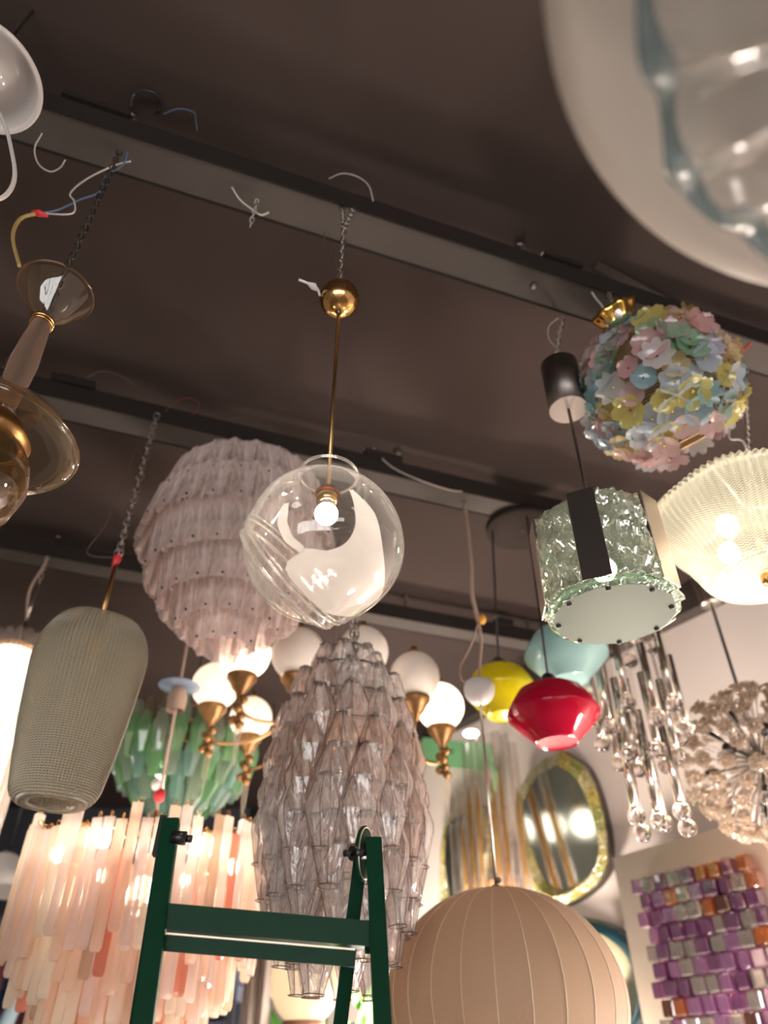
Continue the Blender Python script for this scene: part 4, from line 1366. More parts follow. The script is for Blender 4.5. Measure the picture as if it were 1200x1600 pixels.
# ================================================================== COCOON PENDANT
def cocoon():
    Y = 2.387
    c = at(790, 1562, Y)
    hk = ath(726, 778, HT)
    X = c.x; Yc = Y
    t = thing('cocoon_pendant', (X, Yc, c.z - .27), 'large ribbed fawn cocoon globe on a thin rod, below a white ball canopy', 'pendant lamp')
    a = 186 * mpp(790, 1562, Y); b = 0.272
    m, nt, out = newmat('cocoon_skin')
    base = glass('cocoon_fabric', (.55, .40, .28), body=.96, bcol=(.50, .36, .26), edge=0, rough=.5, refl=.15, transl=.35, tex='noise', tscale=120, tstr=.12)
    nl = 24
    def rm(al, i, z):
        q = (al / (2 * PI) * nl) % 1
        return 1 - 0.010 * (1 - abs(2 * q - 1)) ** 1 * 0 - 0.012 * (1 - min(1, 5 * min(q, 1 - q)))
    prof = []
    for i in range(41):
        th = 0.02 + (PI - .3) * i / 40
        prof.append((a * math.sin(th), b * math.cos(th)))
    # each gore of the skin is its own panel between two ribs
    def gore(k):
        vs, fs = [], []
        nu = 7
        for i, (r, z) in enumerate(prof):
            for j in range(nu):
                q = j / (nu - 1)
                al = 2 * PI * (k + q) / nl
                rr = r * (1 - 0.006 * math.sin(PI * q))
                vs.append((rr * math.cos(al), rr * math.sin(al), z))
        for i in range(len(prof) - 1):
            for j in range(nu - 1):
                fs.append((i * nu + j, i * nu + j + 1, (i + 1) * nu + j + 1, (i + 1) * nu + j))
        return MB().add(vs, fs)
    g0 = gore(0).mesh('gore', base)
    rib = MB().tube([(r * 1.001 , 0, z) for r, z in prof], .0016, 5).mesh('rib', pmat('cocoon_rib', (.60, .46, .34), .6))
    for k in range(nl):
        M = TRS(Vector((X, Yc, c.z)), Matrix.Rotation(2 * PI * k / nl + .06, 4, 'Z'))
        o = inst('gore', g0, t, M)
        sub('rib', rib, o)
    zt = c.z + b
    MB().lathe([(0, .012), (.012, .01), (.016, -.002), (0, -.004)], (X, Yc, zt), 14).build('top_cap', M_darksteel, t)
    MB().sphere((X + .008, Yc - .008, zt + .022), .009, 10, 6).build('set_screw', M_darksteel, t)
    bz = zrow(1078, Y)
    MB().tube([(X, Yc, zt), (X, Yc, bz)], .0045, 8).build('rod', M_steel, t)
    rb = 24 * mpp(750, 1078, Y)
    MB().lathe([(rb * math.sin(q), -rb * math.cos(q)) for q in [PI * (.02 + .66 * i / 12) for i in range(13)]] + [(rb * .2, rb * .52)], (X, Yc, bz), 28).build('ball_canopy', M_whiteplastic, t)
    kn = at(748, 972, Y)
    wire('cord', [(hk.x, hk.y + .03, ZT), at(731, 830, Y), at(737, 880, Y), at(738, 930, Y), kn], .0075, M_beigecord, t)
    wire('cord', [kn, at(752, 1000, Y), at(750, 1030, Y), (X, Yc, bz + rb * .4)], .005, M_beigecord, t)
    wire('cord', [kn, at(735, 1010, Y), at(720, 1040, Y), at(722, 1062, Y), at(738, 1068, Y)], .004, M_beigecord, t)
    MB().sphere(kn + Vector((.012, -.02, 0)), .014, 10, 7, 1.4).build('cord_clip', M_amberclip, t)


cocoon()


# ================================================================== CHROME TUBE LAMP
def chrome_lamp():
    Y = 2.60
    c = at(1000, 1130, Y)
    X = c.x
    t = thing('chrome_tube_pendant', (X, Y, zrow(1265, Y)), 'waterfall pendant of chrome tubes ending in clear glass balls', 'pendant lamp')
    zc = zrow(940, Y)
    MB().lathe([(0, 0), (.17, 0), (.17, .02), (0, .022)], (X, Y, zc), 36).build('ceiling_plate', M_chrome, t)
    MB().tube([(X, Y, zc + .02), (X, Y, ZT)], .005, 6).build('rod', M_steel, t)
    M_ball = solidglass('ball_glass', (.97, .93, .92))
    L = 0.26
    tb = MB().tube([(0, 0, 0), (0, 0, -L)], .0145, 14, caps=True).mesh('chrome_tube', M_chrome)
    ball = MB().sphere((0, 0, -L - .026), .0305, 18, 12).mesh('glass_ball', M_ball)
    fit = MB().lathe([(0, -L + .002), (.0146, -L + .002), (.0146, -L - .006), (.008, -L - .01)], (0, 0, 0), 12).mesh('ball_fitting', M_chrome)
    sets = []
    for k in range(11):
        a = 2 * PI * k / 11 + .2
        sets.append((.155, a, zrow(1012 if k % 2 else 1035, Y)))
    for k in range(6):
        a = 2 * PI * k / 6 + .1
        sets.append((.085, a, zrow(1148 if k % 2 else 1162, Y)))
    for k in range(6):
        a = 2 * PI * k / 6 + .6
        sets.append((.10, a, zrow(1070, Y)))
    sets.append((.0, 0, zrow(1110, Y)))
    up = MB().sphere((0, 0, .024), .0305, 18, 12).mesh('glass_ball', M_ball)
    for i, (r, a, z) in enumerate(sets):
        p = Vector((X + r * math.cos(a), Y + r * math.sin(a), z))
        o = inst('chrome_tube', tb, t, TRS(p))
        if r > 0:
            sub('glass_ball', ball, o); sub('ball_fitting', fit, o)
            MB().tube([p, (p.x, p.y, zc)], .0011, 5).build('wire', M_steel, t)
    for k in range(5):
        a = 2 * PI * k / 5 + 3.6
        p = Vector((X + .11 * math.cos(a), Y + .11 * math.sin(a), zrow(1015, Y)))
        MB().sphere(p, .0305, 18, 12).build('glass_ball', M_ball, t)
        MB().tube([p, (p.x, p.y, zc)], .0011, 5).build('wire', M_steel, t)
    chain(t, (X + .06, Y - .1, zc), (X + .07, Y - .1, zrow(1110, Y)), M_chain, .022, .011, .0016)


chrome_lamp()


# ================================================================== DANDELION LAMP
def dandelion():
    Y = 2.85
    C = at(1190, 1192, Y)
    r = 128 * mpp(1190, 1192, Y)
    t = thing('dandelion_pendant', C - Vector((0, 0, r)), 'spherical dandelion lamp of thin rods tipped with glass flowers', 'pendant lamp')
    MB().sphere(C, .045, 20, 12).build('core', M_chrome, t)
    MB().tube([C, (C.x, C.y, zrow(945, Y) + .02)], .007, 8).build('rod', M_darksteel, t)
    zc = zrow(945, Y)
    MB().lathe([(.002, zc + .004), (.045, zc), (.045, zc + .006), (.052, zc + .15), (.0, zc + .155)], (C.x, C.y, 0), 24).build('canopy', M_steel, t)
    MB().tube([(C.x, C.y, zc + .15), (C.x, C.y, ZT)], .006, 6).build('canopy_stem', M_darksteel, t)
    M_fl = glass('tip_flower_glass', (.88, .82, .76), body=.55, bcol=(.74, .61, .50), edge=.4, refl=.7)
    fl = MB()
    for k in range(6):
        a = 2 * PI * k / 6
        fl.torus((.022 * math.cos(a), .022 * math.sin(a), .004), .010, .0035, 8, 4, Matrix.Rotation(.5, 3, 'Y'))
        fl.tube([(0, 0, -.05), (.010 * math.cos(a), .010 * math.sin(a), -.02), (.022 * math.cos(a), .022 * math.sin(a), .004)], [.002, .004, .005], 5)
    flm = fl.mesh('tip_flower', M_fl)
    stem = MB().tube([(0, 0, .03), (0, 0, r - .03)], .0028, 6).mesh('stem', M_steel)
    sock = MB().tube([(0, 0, .03), (0, 0, .17)], .0035, 6).tube([(0, 0, .165), (0, 0, .215)], .013, 10).mesh('socket_stem', M_black)
    blb = MB().sphere((0, 0, .235), .026, 12, 8).mesh('bulb', glass('clear_bulb_glass', (.95, .92, .9), body=.15, bcol=(.9, .85, .8), edge=.5))
    n = 150
    for i in range(n):
        z = 1 - 2 * (i + .5) / n
        q = math.sqrt(1 - z * z)
        a = i * 2.399963
        d = Vector((q * math.cos(a), q * math.sin(a), z))
        R = frame(d)
        if i % 9 == 4:
            o = inst('socket_stem', sock, t, TRS(C, R))
            if i % 18 == 4:
                sub('bulb', blb, o)
            continue
        if z > .985: continue
        o = inst('stem', stem, t, TRS(C, R))
        inst('tip_flower', flm, t, TRS(C + d * (r - .012 + random.uniform(-.03, .0)), R @ Matrix.Rotation(random.uniform(0, 3), 4, 'Z')))


dandelion()


# ================================================================== CUBE SCONCE ON THE WALL
def sconce():
    TL, TR, BL = onwall(957, 1340, .10), onwall(1106, 1299, .10), onwall(1032, 1606, .10)
    e1 = (TR - TL).normalized()
    e2 = (BL - TL); e2 = (e2 - e1 * e2.dot(e1)).normalized()
    nn = e1.cross(e2)
    if nn.dot(WN) < 0: nn = -nn
    W, H = 0.80, 1.05
    cen = TL + e1 * W / 2 + e2 * H / 2
    t = thing('cube_wall_lamp', cen + e2 * H / 2 - nn * .05, 'steel wall lamp faced with rows of purple, clear and amber glass cubes', 'wall lamp')
    R = Matrix((e1, e2, nn)).transposed()
    MB().box(cen, (W, H, .004), R).build('back_plate', M_brushed, t)
    MB().box(cen + e2 * .1 - nn * .045, (W * .7, H * .6, .085), R).build('wall_box', M_whiteplastic, t)
    def cg(nm, c, b=.40):
        return glass(nm, tuple(x ** .5 for x in c), body=b * .55, bcol=c, edge=.15, rough=.02, refl=1.2, transl=.35, f0=.20)
    ms = [cg('cube_purple', (.20, .045, .17)), cg('cube_lilac', (.36, .14, .32)), cg('cube_clear', (.42, .36, .33), .3), cg('cube_amber', (.50, .12, .004)), cg('cube_brown', (.10, .014, .005))]
    bm = bmesh.new()
    bmesh.ops.create_cube(bm, size=1.0)
    bmesh.ops.bevel(bm, geom=bm.edges[:], offset=.10, segments=1, affect='EDGES')
    cubes = []
    for m in ms:
        me = bpy.data.meshes.new('glass_cube'); bm.to_mesh(me); me.materials.append(m); cubes.append(me)
    bm.free()
    a = 0.068
    rows, cols = 12, 9
    r0 = random.Random(11)
    for j in range(rows):
        for i in range(cols):
            x = 0.155 + i * a + (j % 2) * a * .45 + r0.uniform(-.004, .004)
            y = 0.165 + j * a * 1.0
            if x > W - .03 or y > H - .03: continue
            mi = r0.choices(range(5), (4, 3.4, 3.6, 1.1, 1.0))[0]
            wd = a * r0.choice((.95, .95, .72))
            inst('glass_cube', cubes[mi], t, TRS(TL + e1 * x + e2 * y + nn * (a * .5 + r0.uniform(-.006, .008)), R.to_4x4() @ Matrix.Rotation(r0.uniform(-.05, .05), 4, 'Z'), (wd, a * .94, a * .95)))


sconce()


# ================================================================== MIRRORS
def mirror_material(nm, tint, rough):
    return pmat(nm, tint, rough, 1.0, noise=.10, nscale=6)


M_mir = mirror_material('mirror_silver', (.62, .64, .58), .07)


def outline_mirror(name, label, pts, cen, fw, matf, off, seg=None, segmat=None):
    c = onwall(*cen, off)
    P = [onwall(x, y, off) for x, y in pts]
    P = bez(P + [P[0]], 6 * len(pts))[:-1]
    t = thing(name, min(P, key=lambda p: p.z) - WN * off * .0, label, 'mirror')
    n = len(P)
    inn = [c + (p - c) * (1 - fw) for p in P]
    inn = [p + WN * ((p.z - c.z) * math.tan(math.radians(7))) for p in inn]     # the glass leans out a little at the top
    MB().add(inn, [tuple(range(n))], False).build('mirror_glass', M_mir, t)
    MB().add([p - WN * off * .85 for p in P] + [p - WN * .012 for p in P], [tuple(range(n))] + [(k, (k + 1) % n, n + (k + 1) % n, n + k) for k in range(n)], False).build('back_board', M_darksteel, t)
    if seg is None:
        outer = [p + WN * .006 for p in P]
        mid_ = [c + (p - c) * (1 - fw * .5) + WN * .022 for p in P]
        back = [p - WN * .012 for p in P]
        vs = back + outer + mid_ + inn
        fs = [(r * n + k, r * n + (k + 1) % n, (r + 1) * n + (k + 1) % n, (r + 1) * n + k) for r in range(3) for k in range(n)]
        MB().add(vs, fs).build('frame', matf, t)
    else:
        for k in range(0, n, seg):
            idx = [(k + j) % n for j in range(seg + 1)]
            vs = []
            for r in range(4):
                for q in idx:
                    p = P[q]
                    vs.append([p - WN * .012, p + WN * .006, c + (p - c) * (1 - fw * .5) + WN * .024, inn[q]][r])
            m_ = len(idx)
            g = c * 0
            for v in vs: g += v / len(vs)
            vs = [g + (v - g) * .96 for v in vs]
            fs = [(r * m_ + j, r * m_ + j + 1, (r + 1) * m_ + j + 1, (r + 1) * m_ + j) for r in range(3) for j in range(m_ - 1)]
            fs += [tuple(r * m_ for r in range(4)), tuple(r * m_ + m_ - 1 for r in range(3, -1, -1))]
            MB().add(vs, fs, False).build('frame_piece', segmat[(k // seg) % len(segmat)], t)
    return t


def goldglass(nm, c):
    return glass(nm, c, body=.85, bcol=c, edge=0, rough=.12, refl=1.2, transl=.15, f0=.12, tex='voronoi', tscale=70, tstr=.6, bodytex=.3)


gmats = [goldglass('gold_glass', (.62, .50, .12)), goldglass('olive_glass', (.46, .46, .12)), goldglass('pale_gold_glass', (.70, .60, .28))]
outline_mirror('egg_mirror', 'egg-shaped wall mirror in a wide yellow-green glass frame', [(878, 1172), (915, 1200), (938, 1260), (948, 1330), (938, 1372), (905, 1402), (868, 1415), (838, 1395), (820, 1345), (806, 1290), (810, 1240), (838, 1195)], (877, 1297), .22, None, .07, 3, gmats)
outline_mirror('arched_mirror', 'narrow arched wall mirror with a gilt frame, half behind glass tubes', [(733, 1254), (755, 1262), (768, 1300), (770, 1360), (768, 1420), (730, 1440), (692, 1430), (688, 1380), (690, 1320), (702, 1275)], (730, 1350), .20, None, .06, 5, gmats)
M_teal = glass('teal_frame_glass', (.10, .30, .32), body=.85, bcol=(.012, .06, .085), edge=0, rough=.08, refl=1.2, transl=.1, f0=.12)
outline_mirror('round_mirror', 'round wall mirror with a dark teal glass rim, low beside the cocoon globe', [(905 + 108 * math.cos(a) * 1.0, 1545 + 112 * math.sin(a)) for a in [2 * PI * k / 16 for k in range(16)]], (905, 1545), .16, M_teal, .06)


# ================================================================== GLASS TUBE WALL LAMP
def tube_sconce():
    t0 = onwall(760, 1420, .12)
    t = thing('glass_tube_wall_lamp', onwall(765, 1420, .0), 'tall wall lamp of long clear glass tubes with amber cores', 'wall lamp')
    M_cl = glass('long_tube_glass', (.95, .92, .90), body=.09, bcol=(.9, .84, .80), edge=.6, refl=1.3)
    M_am = glass('amber_core_glass', (.95, .75, .40), body=.55, bcol=(.86, .56, .16), edge=.2, refl=.6)
    xs = [706, 719, 733, 747, 761, 775, 789, 803, 816]
    tops = [1290, 1240, 1162, 1156, 1148, 1142, 1138, 1142, 1155]
    for i, (x, ty) in enumerate(zip(xs, tops)):
        off = .22 + (.04 if i % 2 else 0)
        b = onwall(x + 12, 1425, off)
        a = onwall(x - 6, ty, off)
        z1 = a.z
        s = (b - EYE).length / F
        tb = MB().lathe([(.8 * 6.8 * s, b.z), (6.8 * s, b.z + .01), (6.8 * s, z1 - .004), (5.4 * s, z1)], (b.x, b.y, 0), 14).build('glass_tube', M_cl, t)
        if i in (1, 2, 3, 5, 6, 8):
            zc = b.z + (z1 - b.z) * (.72 if i != 6 else .80)
            MB().lathe([(0, b.z), (3.6 * s, b.z + .005), (3.2 * s, zc - .1), (.5 * s, zc)], (b.x, b.y, 0), 10).build('amber_core', M_am, tb)
    p = onwall(736, 1146, .20)
    MB().sphere(p, .05, 18, 10, .42).build('lit_cap', emat('sconce_light', (1, .92, .8), 3.0), t)
    bz = onwall(765, 1400, .06)
    MB().box(bz, (.42, .10, .14), Rw).build('wall_plate', M_brass, t)
    q = onwall(720, 1340, .05)
    for x, y in ((722, 1318), (788, 1262), (792, 1342)):
        MB().sphere(onwall(x, y, .27), .008, 8, 6).build('tube_screw', M_darksteel, t)


tube_sconce()


# mint bracket
def mint_bracket():
    t = thing('mint_bracket', onwall(720, 1270, .0), 'mint green painted bracket arm fixed to the beige wall', 'bracket')
    a, b = onwall(662, 1172, .10), onwall(756, 1184, .11)
    up = Vector((0, 0, 1))
    hh = 19 * (a - EYE).length / F
    d = (b - a).normalized()
    nrm = d.cross(up).normalized()
    MB().bar(a, b, nrm * .008, up * hh).build('arm', M_mint, t)
    MB().tube([b - nrm * .012, b + nrm * .012], hh * .98, 20).build('arm_end', M_mint, t)
    MB().tube([a.lerp(b, .52) - nrm * .014, a.lerp(b, .52) + nrm * .014], .012, 10).build('rivet', pmat('mint_rivet', (.12, .30, .15), .4), t)
    ps = [b + Vector((0, 0, -.01)), onwall(772, 1200, .10), onwall(774, 1222, .08), onwall(766, 1245, .04)]
    MB().tube(bez(ps, 16), .022, 8).build('stay', M_mint, t)
    MB().bar(a, a - WN * .096, WD * .03, up * hh * .8).build('wall_foot', M_mint, t)


mint_bracket()


# ================================================================== GREEN STEP LADDER
def ladder():
    def ext(p, q, z):                       # prolong p->q to height z
        d = q - p
        return p + d * ((z - p.z) / d.z)
    fl = 0.0
    t0 = at(266, 1278, 1.30); q0 = at(222, 1600, 1.25)
    t1 = at(583, 1308, 1.34); q1 = at(597, 1600, 1.29)
    b0, b1 = ext(t0, q0, fl), ext(t1, q1, fl)
    r0 = at(255, 1330, 1.33); rq0 = at(213, 1600, 1.42)
    r1 = at(562, 1345, 1.37); rq1 = at(531, 1600, 1.46)
    rb0, rb1 = ext(r0, rq0, fl), ext(r1, rq1, fl)
    cen = (b0 + b1 + rb0 + rb1) / 4
    t = thing('step_ladder', (cen.x, cen.y, 0), 'dark green painted steel folding ladder with worn edges', 'ladder')
    e = (t1 - t0).normalized()
    def angle(p, q, name, wd, flip, parent, edge=True):
        ax = (q - p).normalized()
        ee = (e - ax * e.dot(ax)).normalized()
        nn = ax.cross(ee)
        if nn.y > 0: nn = -nn               # nn points to the viewer
        ob = MB().bar(p, q, ee * wd / 2, nn * .0016).bar(p + ee * flip * wd / 2 - nn * wd / 2, q + ee * flip * wd / 2 - nn * wd / 2, ee * .0016, nn * wd / 2).build(name, M_green, parent)
        if edge:
            c = ee * (-flip) * (wd / 2 + .0022) - nn * .001
            MB().bar(p + (q - p) * .16 + c, q + c, ee * .0011, nn * .0018).build('worn_edge', M_bareedge, ob)
        return ob
    angle(t0, b0, 'stile', .026, 1, t, True)
    angle(t1, b1, 'stile', .026, 1, t, True)
    angle(r0, rb0, 'rear_leg', .022, 1, t, True)
    angle(r1, rb1, 'rear_leg', .022, 1, t, True)
    # cross bar of angle steel
    ax0, ax1 = at(250, 1430, 1.285), at(588, 1460, 1.325)
    ax0 = t0 + (b0 - t0) * ((ax0.z - t0.z) / (b0.z - t0.z)); ax1 = t1 + (b1 - t1) * ((ax1.z - t1.z) / (b1.z - t1.z))
    up = Vector((0, 0, 1)); nn = Vector((-e.y, e.x, 0)).normalized()
    if nn.y > 0: nn = -nn
    cb = MB().bar(ax0 - nn * .006, ax1 - nn * .006, nn * .0016, up * .017).bar(ax0 - nn * .022 - up * .017, ax1 - nn * .022 - up * .017, nn * .018, up * .0016).build('cross_bar', M_green, t)
    lo0, lo1 = ax0 - up * .036 - nn * .012, ax1.lerp(ax0, .10) - up * .036 - nn * .012
    MB().bar(lo0, lo1, nn * .0016, up * .011).build('cross_bar', M_green, t)
    MB().bar(lo0 + up * .0125 + nn * .001, lo1 + up * .0125 + nn * .001, nn * .0016, up * .0011).build('worn_edge', M_bareedge, cb)
    MB().bar(at(582, 1452, 1.345), at(584, 1492, 1.335), e * .014, nn * .002).build('gusset', M_green, t)
    # steps lower down, out of frame
    for f in (.36, .56, .76):
        p, q = t0.lerp(b0, f), t1.lerp(b1, f)
        MB().bar(p - nn * .04, q - nn * .04, nn * .045, up * .012).build('step', M_green, t)
    for f in (.5, .85):
        p, q = r0.lerp(rb0, f), r1.lerp(rb1, f)
        MB().bar(p, q, nn * .0016, up * .012).build('rear_brace', M_green, t)
    # pivot plates
    pl = at(259, 1308, 1.315)
    ob = MB().bar(at(257, 1276, 1.322), at(244, 1338, 1.318), e * .006, nn * .010).build('pivot_plate', M_black, t)
    pb = at(268, 1308, 1.295)
    MB().tube([pb, pb + e * .024], .011, 12).tube([pb + e * .024, pb + e * .034], .006, 8).build('pivot_bolt', M_black, t)
    dc = at(568, 1333, 1.345)
    Rd = frame(e * .7 + nn * .55, up)
    pd = MB()
    # long flat eyelet plate
    ring = []
    for k in range(28):
        a = 2 * PI * k / 28
        ring.append(Vector((math.cos(a) * .044, math.sin(a) * .023, 0)))
    R3 = Rd.to_3x3()
    n = 28
    vs = []
    for z, f in ((-.003, 1), (.003, 1), (.005, .86), (.003, .55)):
        vs += [dc + R3 @ (Vector((p.x * f, p.y * f, z))) for p in ring]
    fs = [(r * n + k, r * n + (k + 1) % n, (r + 1) * n + (k + 1) % n, (r + 1) * n + k) for r in range(3) for k in range(n)] + [tuple(range(n)), tuple(range(3 * n, 4 * n))]
    o = pd.add(vs, fs).build('pivot_disc', M_green, t)
    MB().tube([dc + R3 @ (Vector((p.x * .93, p.y * .93, .0045))) for p in ring + ring[:1]], .0012, 5, caps=False).build('worn_edge', M_bareedge, o)
    kb = at(548, 1333, 1.325)
    MB().tube([dc, kb + (dc - kb) * .1], .012, 14).tube([kb + (dc - kb) * .1, kb - (dc - kb) * .45], .0055, 10).build('pivot_bolt', M_black, t)


ladder()


# ================================================================== SMALL HANGING AND LOOSE WIRING
def onweb(px, py, nd):
    d = ray(px, py)
    p = EYE + d * ((nd - .064) / d.dot(TN))
    return p if p.z < ZC - .012 else ath(px, py, HC - .012)


wire('black_cable_loop', [onweb(204, 168, ND1), onweb(210, 148, ND1), onweb(230, 142, ND1), onweb(249, 153, ND1), onweb(250, 172, ND1), onweb(240, 180, ND1)], .0042, M_black, None, 'loop of black cable standing up from the nearest tray', 'cable')
wire('loose_wire', [onweb(255, 178, ND1), onweb(280, 170, ND1), onweb(303, 176, ND1), onweb(306, 190, ND1), onweb(308, 204, ND1)], .0016, M_bluewire, None, 'thin blue wire arching over the nearest tray', 'cable')
wire('loose_wire', [ath(66, 208, HT), ath(54, 232, HT - .02), ath(60, 256, HT - .02), ath(78, 268, HT - .02), ath(94, 262, HT - .02), ath(102, 250, HT - .02)], .0017, M_whitewire, None, 'pale wire curl hanging beside the amber trumpet lamp', 'cable')
wire('loose_wire', [onweb(514, 279, ND1), onweb(535, 271, ND1), onweb(558, 276, ND1), onweb(576, 290, ND1), onweb(583, 314, ND1)], .0016, M_whitewire, None, 'thin grey wire arching above the brass canopy chain', 'cable')
wire('loose_wire', [onweb(136, 590, ND2), onweb(160, 580, ND2), onweb(190, 588, ND2), onweb(212, 604, ND2), onweb(214, 625, ND2)], .0018, M_brownwire, None, 'thin dark wire arching over the middle tray on its left', 'cable')
wire('loose_wire', [onweb(258, 643, ND2), onweb(275, 628, ND2), onweb(296, 622, ND2), onweb(312, 632, ND2), onweb(300, 650, ND2)], .0018, pmat('maroon_wire', (.16, .03, .03), .5), None, 'reddish wire looping beside the chain of the beaded shade', 'cable')
wire('loose_wire', [onweb(583, 700, ND2), onweb(610, 728, ND2), onweb(650, 748, ND2), onweb(700, 765, ND2), onweb(722, 768, ND2)], .0018, M_whitewire, None, 'pale wire lying along the middle tray right of the clear globe', 'cable')
wire('red_wire_end', [onweb(1160, 548, ND1), onweb(1166, 542, ND1), onweb(1173, 537, ND1)], .004, M_redtape, None, 'short red wire end on the nearest tray beside the flower globe', 'cable')
sh = thing('small_chain', ath(395, 350, HT - .06), 'short silver chain with a wire hooked through it under the nearest tray', 'chain')
chain(sh, ath(402, 312, HT - .02), ath(391, 354, HT - .09), M_chain, .018, .010, .0014)
wire('wire', [ath(362, 292, HT), ath(375, 312, HT - .02), ath(395, 328, HT - .04), ath(408, 336, HT - .05), ath(420, 332, HT - .05)], .0022, M_whitewire, sh)
gb = ath(28, 604, HT - .04)
dg = thing('glass_droplet', gb - Vector((0, 0, .03)), 'small honey glass droplet under the left end of the middle tray', 'ornament')
MB().sphere(gb, .026, 16, 10, 1.15).build('droplet', glass('honey_glass', (.85, .66, .38), body=.2, bcol=(.8, .5, .2), edge=.4, refl=1.4, f0=.12), dg)
MB().tube([gb, gb + Vector((0, 0, .05))], .003, 6).build('hook', M_brass, dg)

# ================================================================== LOW BACKGROUND THINGS
def opal_table_lamp():
    Y = 4.2
    c = at(478, 1530, Y)
    r = 56 * mpp(478, 1530, Y)
    t = thing('opal_globe_lamp', (c.x, c.y, 0), 'pale opal globe lamp on a stand beyond the ladder', 'floor lamp')
    MB().sphere(c, r, 28, 18, 1.1).build('globe', glass('opal_warm', (.9, .85, .7), body=.95, bcol=(.78, .70, .55), edge=0, rough=.2, refl=.3, transl=.5, glow=((1, .85, .62), .10)), t)
    MB().lathe([(r * .55, -r * .96), (r * .60, -r * 1.05), (r * .3, -r * 1.25), (.02, -r * 1.35)], c, 24).build('collar', pmat('wood_collar', (.28, .13, .07), .4), t)
    MB().tube([c - Vector((0, 0, r * 1.3)), (c.x, c.y, .03)], .015, 10).build('pole', M_brassdull, t)
    MB().lathe([(0, 0), (.16, 0), (.15, .025), (.02, .04)], (c.x, c.y, 0), 24).build('base', M_brassdull, t)


opal_table_lamp()


def potted_plant():
    Y = 4.7
    c = at(512, 1600, Y)
    t = thing('potted_plant', (c.x, c.y, 0), 'leafy green potted plant behind the opal globe lamp', 'plant')
    MB().lathe([(0, 0), (.14, 0), (.19, .35), (.175, .36), (.16, .32), (0, .31)], (c.x, c.y, 0), 20).build('pot', pmat('clay_pot', (.35, .16, .09), .7), t)
    m = pmat('leaf_green', (.13, .42, .07), .4)
    lf = MB().add([(0, 0, 0), (.05, -.01, .10), (0, .02, .11), (-.05, -.01, .10), (.035, -.04, .21), (0, -.02, .22), (-.035, -.04, .21), (0, -.09, .30)], [(0, 1, 2), (0, 2, 3), (1, 4, 5, 2), (2, 5, 6, 3), (4, 7, 5), (5, 7, 6)]).mesh('leaf', m)
    rr = random.Random(5)
    stem = MB()
    tops = []
    for k in range(9):
        a = rr.uniform(0, 6.28)
        q = Vector((c.x + rr.uniform(.05, .30) * math.cos(a), c.y + rr.uniform(.05, .25) * math.sin(a), c.z - rr.uniform(-.06, .25)))
        ps = bez([(c.x, c.y, .30), ((c.x + q.x) / 2, (c.y + q.y) / 2, q.z * .6), q], 10)
        stem.tube(ps, .006, 5)
        tops += [(q, a), (ps[-3], a + 2), (ps[-4], a + 4), (ps[-2], a + 1), (ps[-3], a + 5)]
    stem.build('stem', pmat('stem_green', (.12, .22, .06), .6), t)
    for q, a in tops:
        inst('leaf', lf, t, TRS(q, Matrix.Rotation(a, 4, 'Z') @ Matrix.Rotation(rr.uniform(.1, 1.1), 4, 'X'), rr.uniform(.7, 1.2)))


potted_plant()

# draped pale panel
def curtain():
    Y = 4.6
    a, b = at(392, 1420, Y), at(432, 1420, Y)
    n = 22
    vs, fs = [], []
    top = a.z
    for i in range(n + 1):
        u = i / n
        p = a.lerp(b, u)
        y = .035 * math.sin(u * 14)
        vs += [(p.x, p.y + y, 0.02), (p.x, p.y + y, top), (p.x, p.y + y + .012, top), (p.x, p.y + y + .012, .02)]
    for i in range(n):
        for k in range(4):
            k2 = (k + 1) % 4
            fs.append((i * 4 + k, (i + 1) * 4 + k, (i + 1) * 4 + k2, i * 4 + k2))
    o = MB().add(vs, fs).build('curtain', pmat('pale_curtain', (.66, .55, .53), .8), None, origin=(a.x, a.y, 0.02))
    tag(o, 'pale pinkish draped curtain beside the opal globe lamp', 'curtain')


curtain()


# far cabinet with blue-grey things along the back wall
M_navy = pmat('navy_wood', (.022, .034, .060), .35)
M_bluegrey = pmat('blue_grey_lacquer', (.15, .20, .32), .3)
M_ltblue = pmat('light_blue_enamel', (.45, .62, .72), .3)


def cabinet():
    Y = 6.2
    a, b = at(0, 1560, Y), at(395, 1560, Y)
    x0, x1 = a.x - .5, b.x
    t = thing('tall_cabinet', ((x0 + x1) / 2, Y + .3, 0), 'tall navy display cabinet along the back wall', 'cabinet')
    zt = at(200, 1470, Y).z
    cx, W = (x0 + x1) / 2, x1 - x0
    MB().box((cx, Y + .56, zt / 2), (W, .04, zt)).box((cx, Y + .3, .05), (W, .5, .1)).build('body', M_navy, t)
    MB().box((cx, Y + .3, zt), (W, .56, .05)).build('top', M_navy, t)
    n = 6
    for k in range(n + 1):
        MB().box((x0 + W * k / n, Y + .3, zt / 2), (.035, .5, zt - .05)).build('upright', M_navy, t)
    for j, z in enumerate((.6, 1.1, 1.6, 1.95)):
        MB().box((cx, Y + .3, z), (W, .48, .025)).build('shelf', M_navy, t)
    tile = MB().box((0, 0, 0), (.105, .012, .105)).mesh('tile', M_bluegrey)
    tile2 = MB().box((0, 0, 0), (.105, .012, .105)).mesh('tile', pmat('deep_blue_tile', (.03, .07, .13), .2))
    for i in range(11):
        for j in range(6):
            inst('tile', tile if (i * 5 + j * 3) % 7 == 0 else tile2, t, TRS(Vector((x0 + .45 + i * .115, Y + .038, 1.62 + j * .115 - .0))))
    return zt


zcab = cabinet()


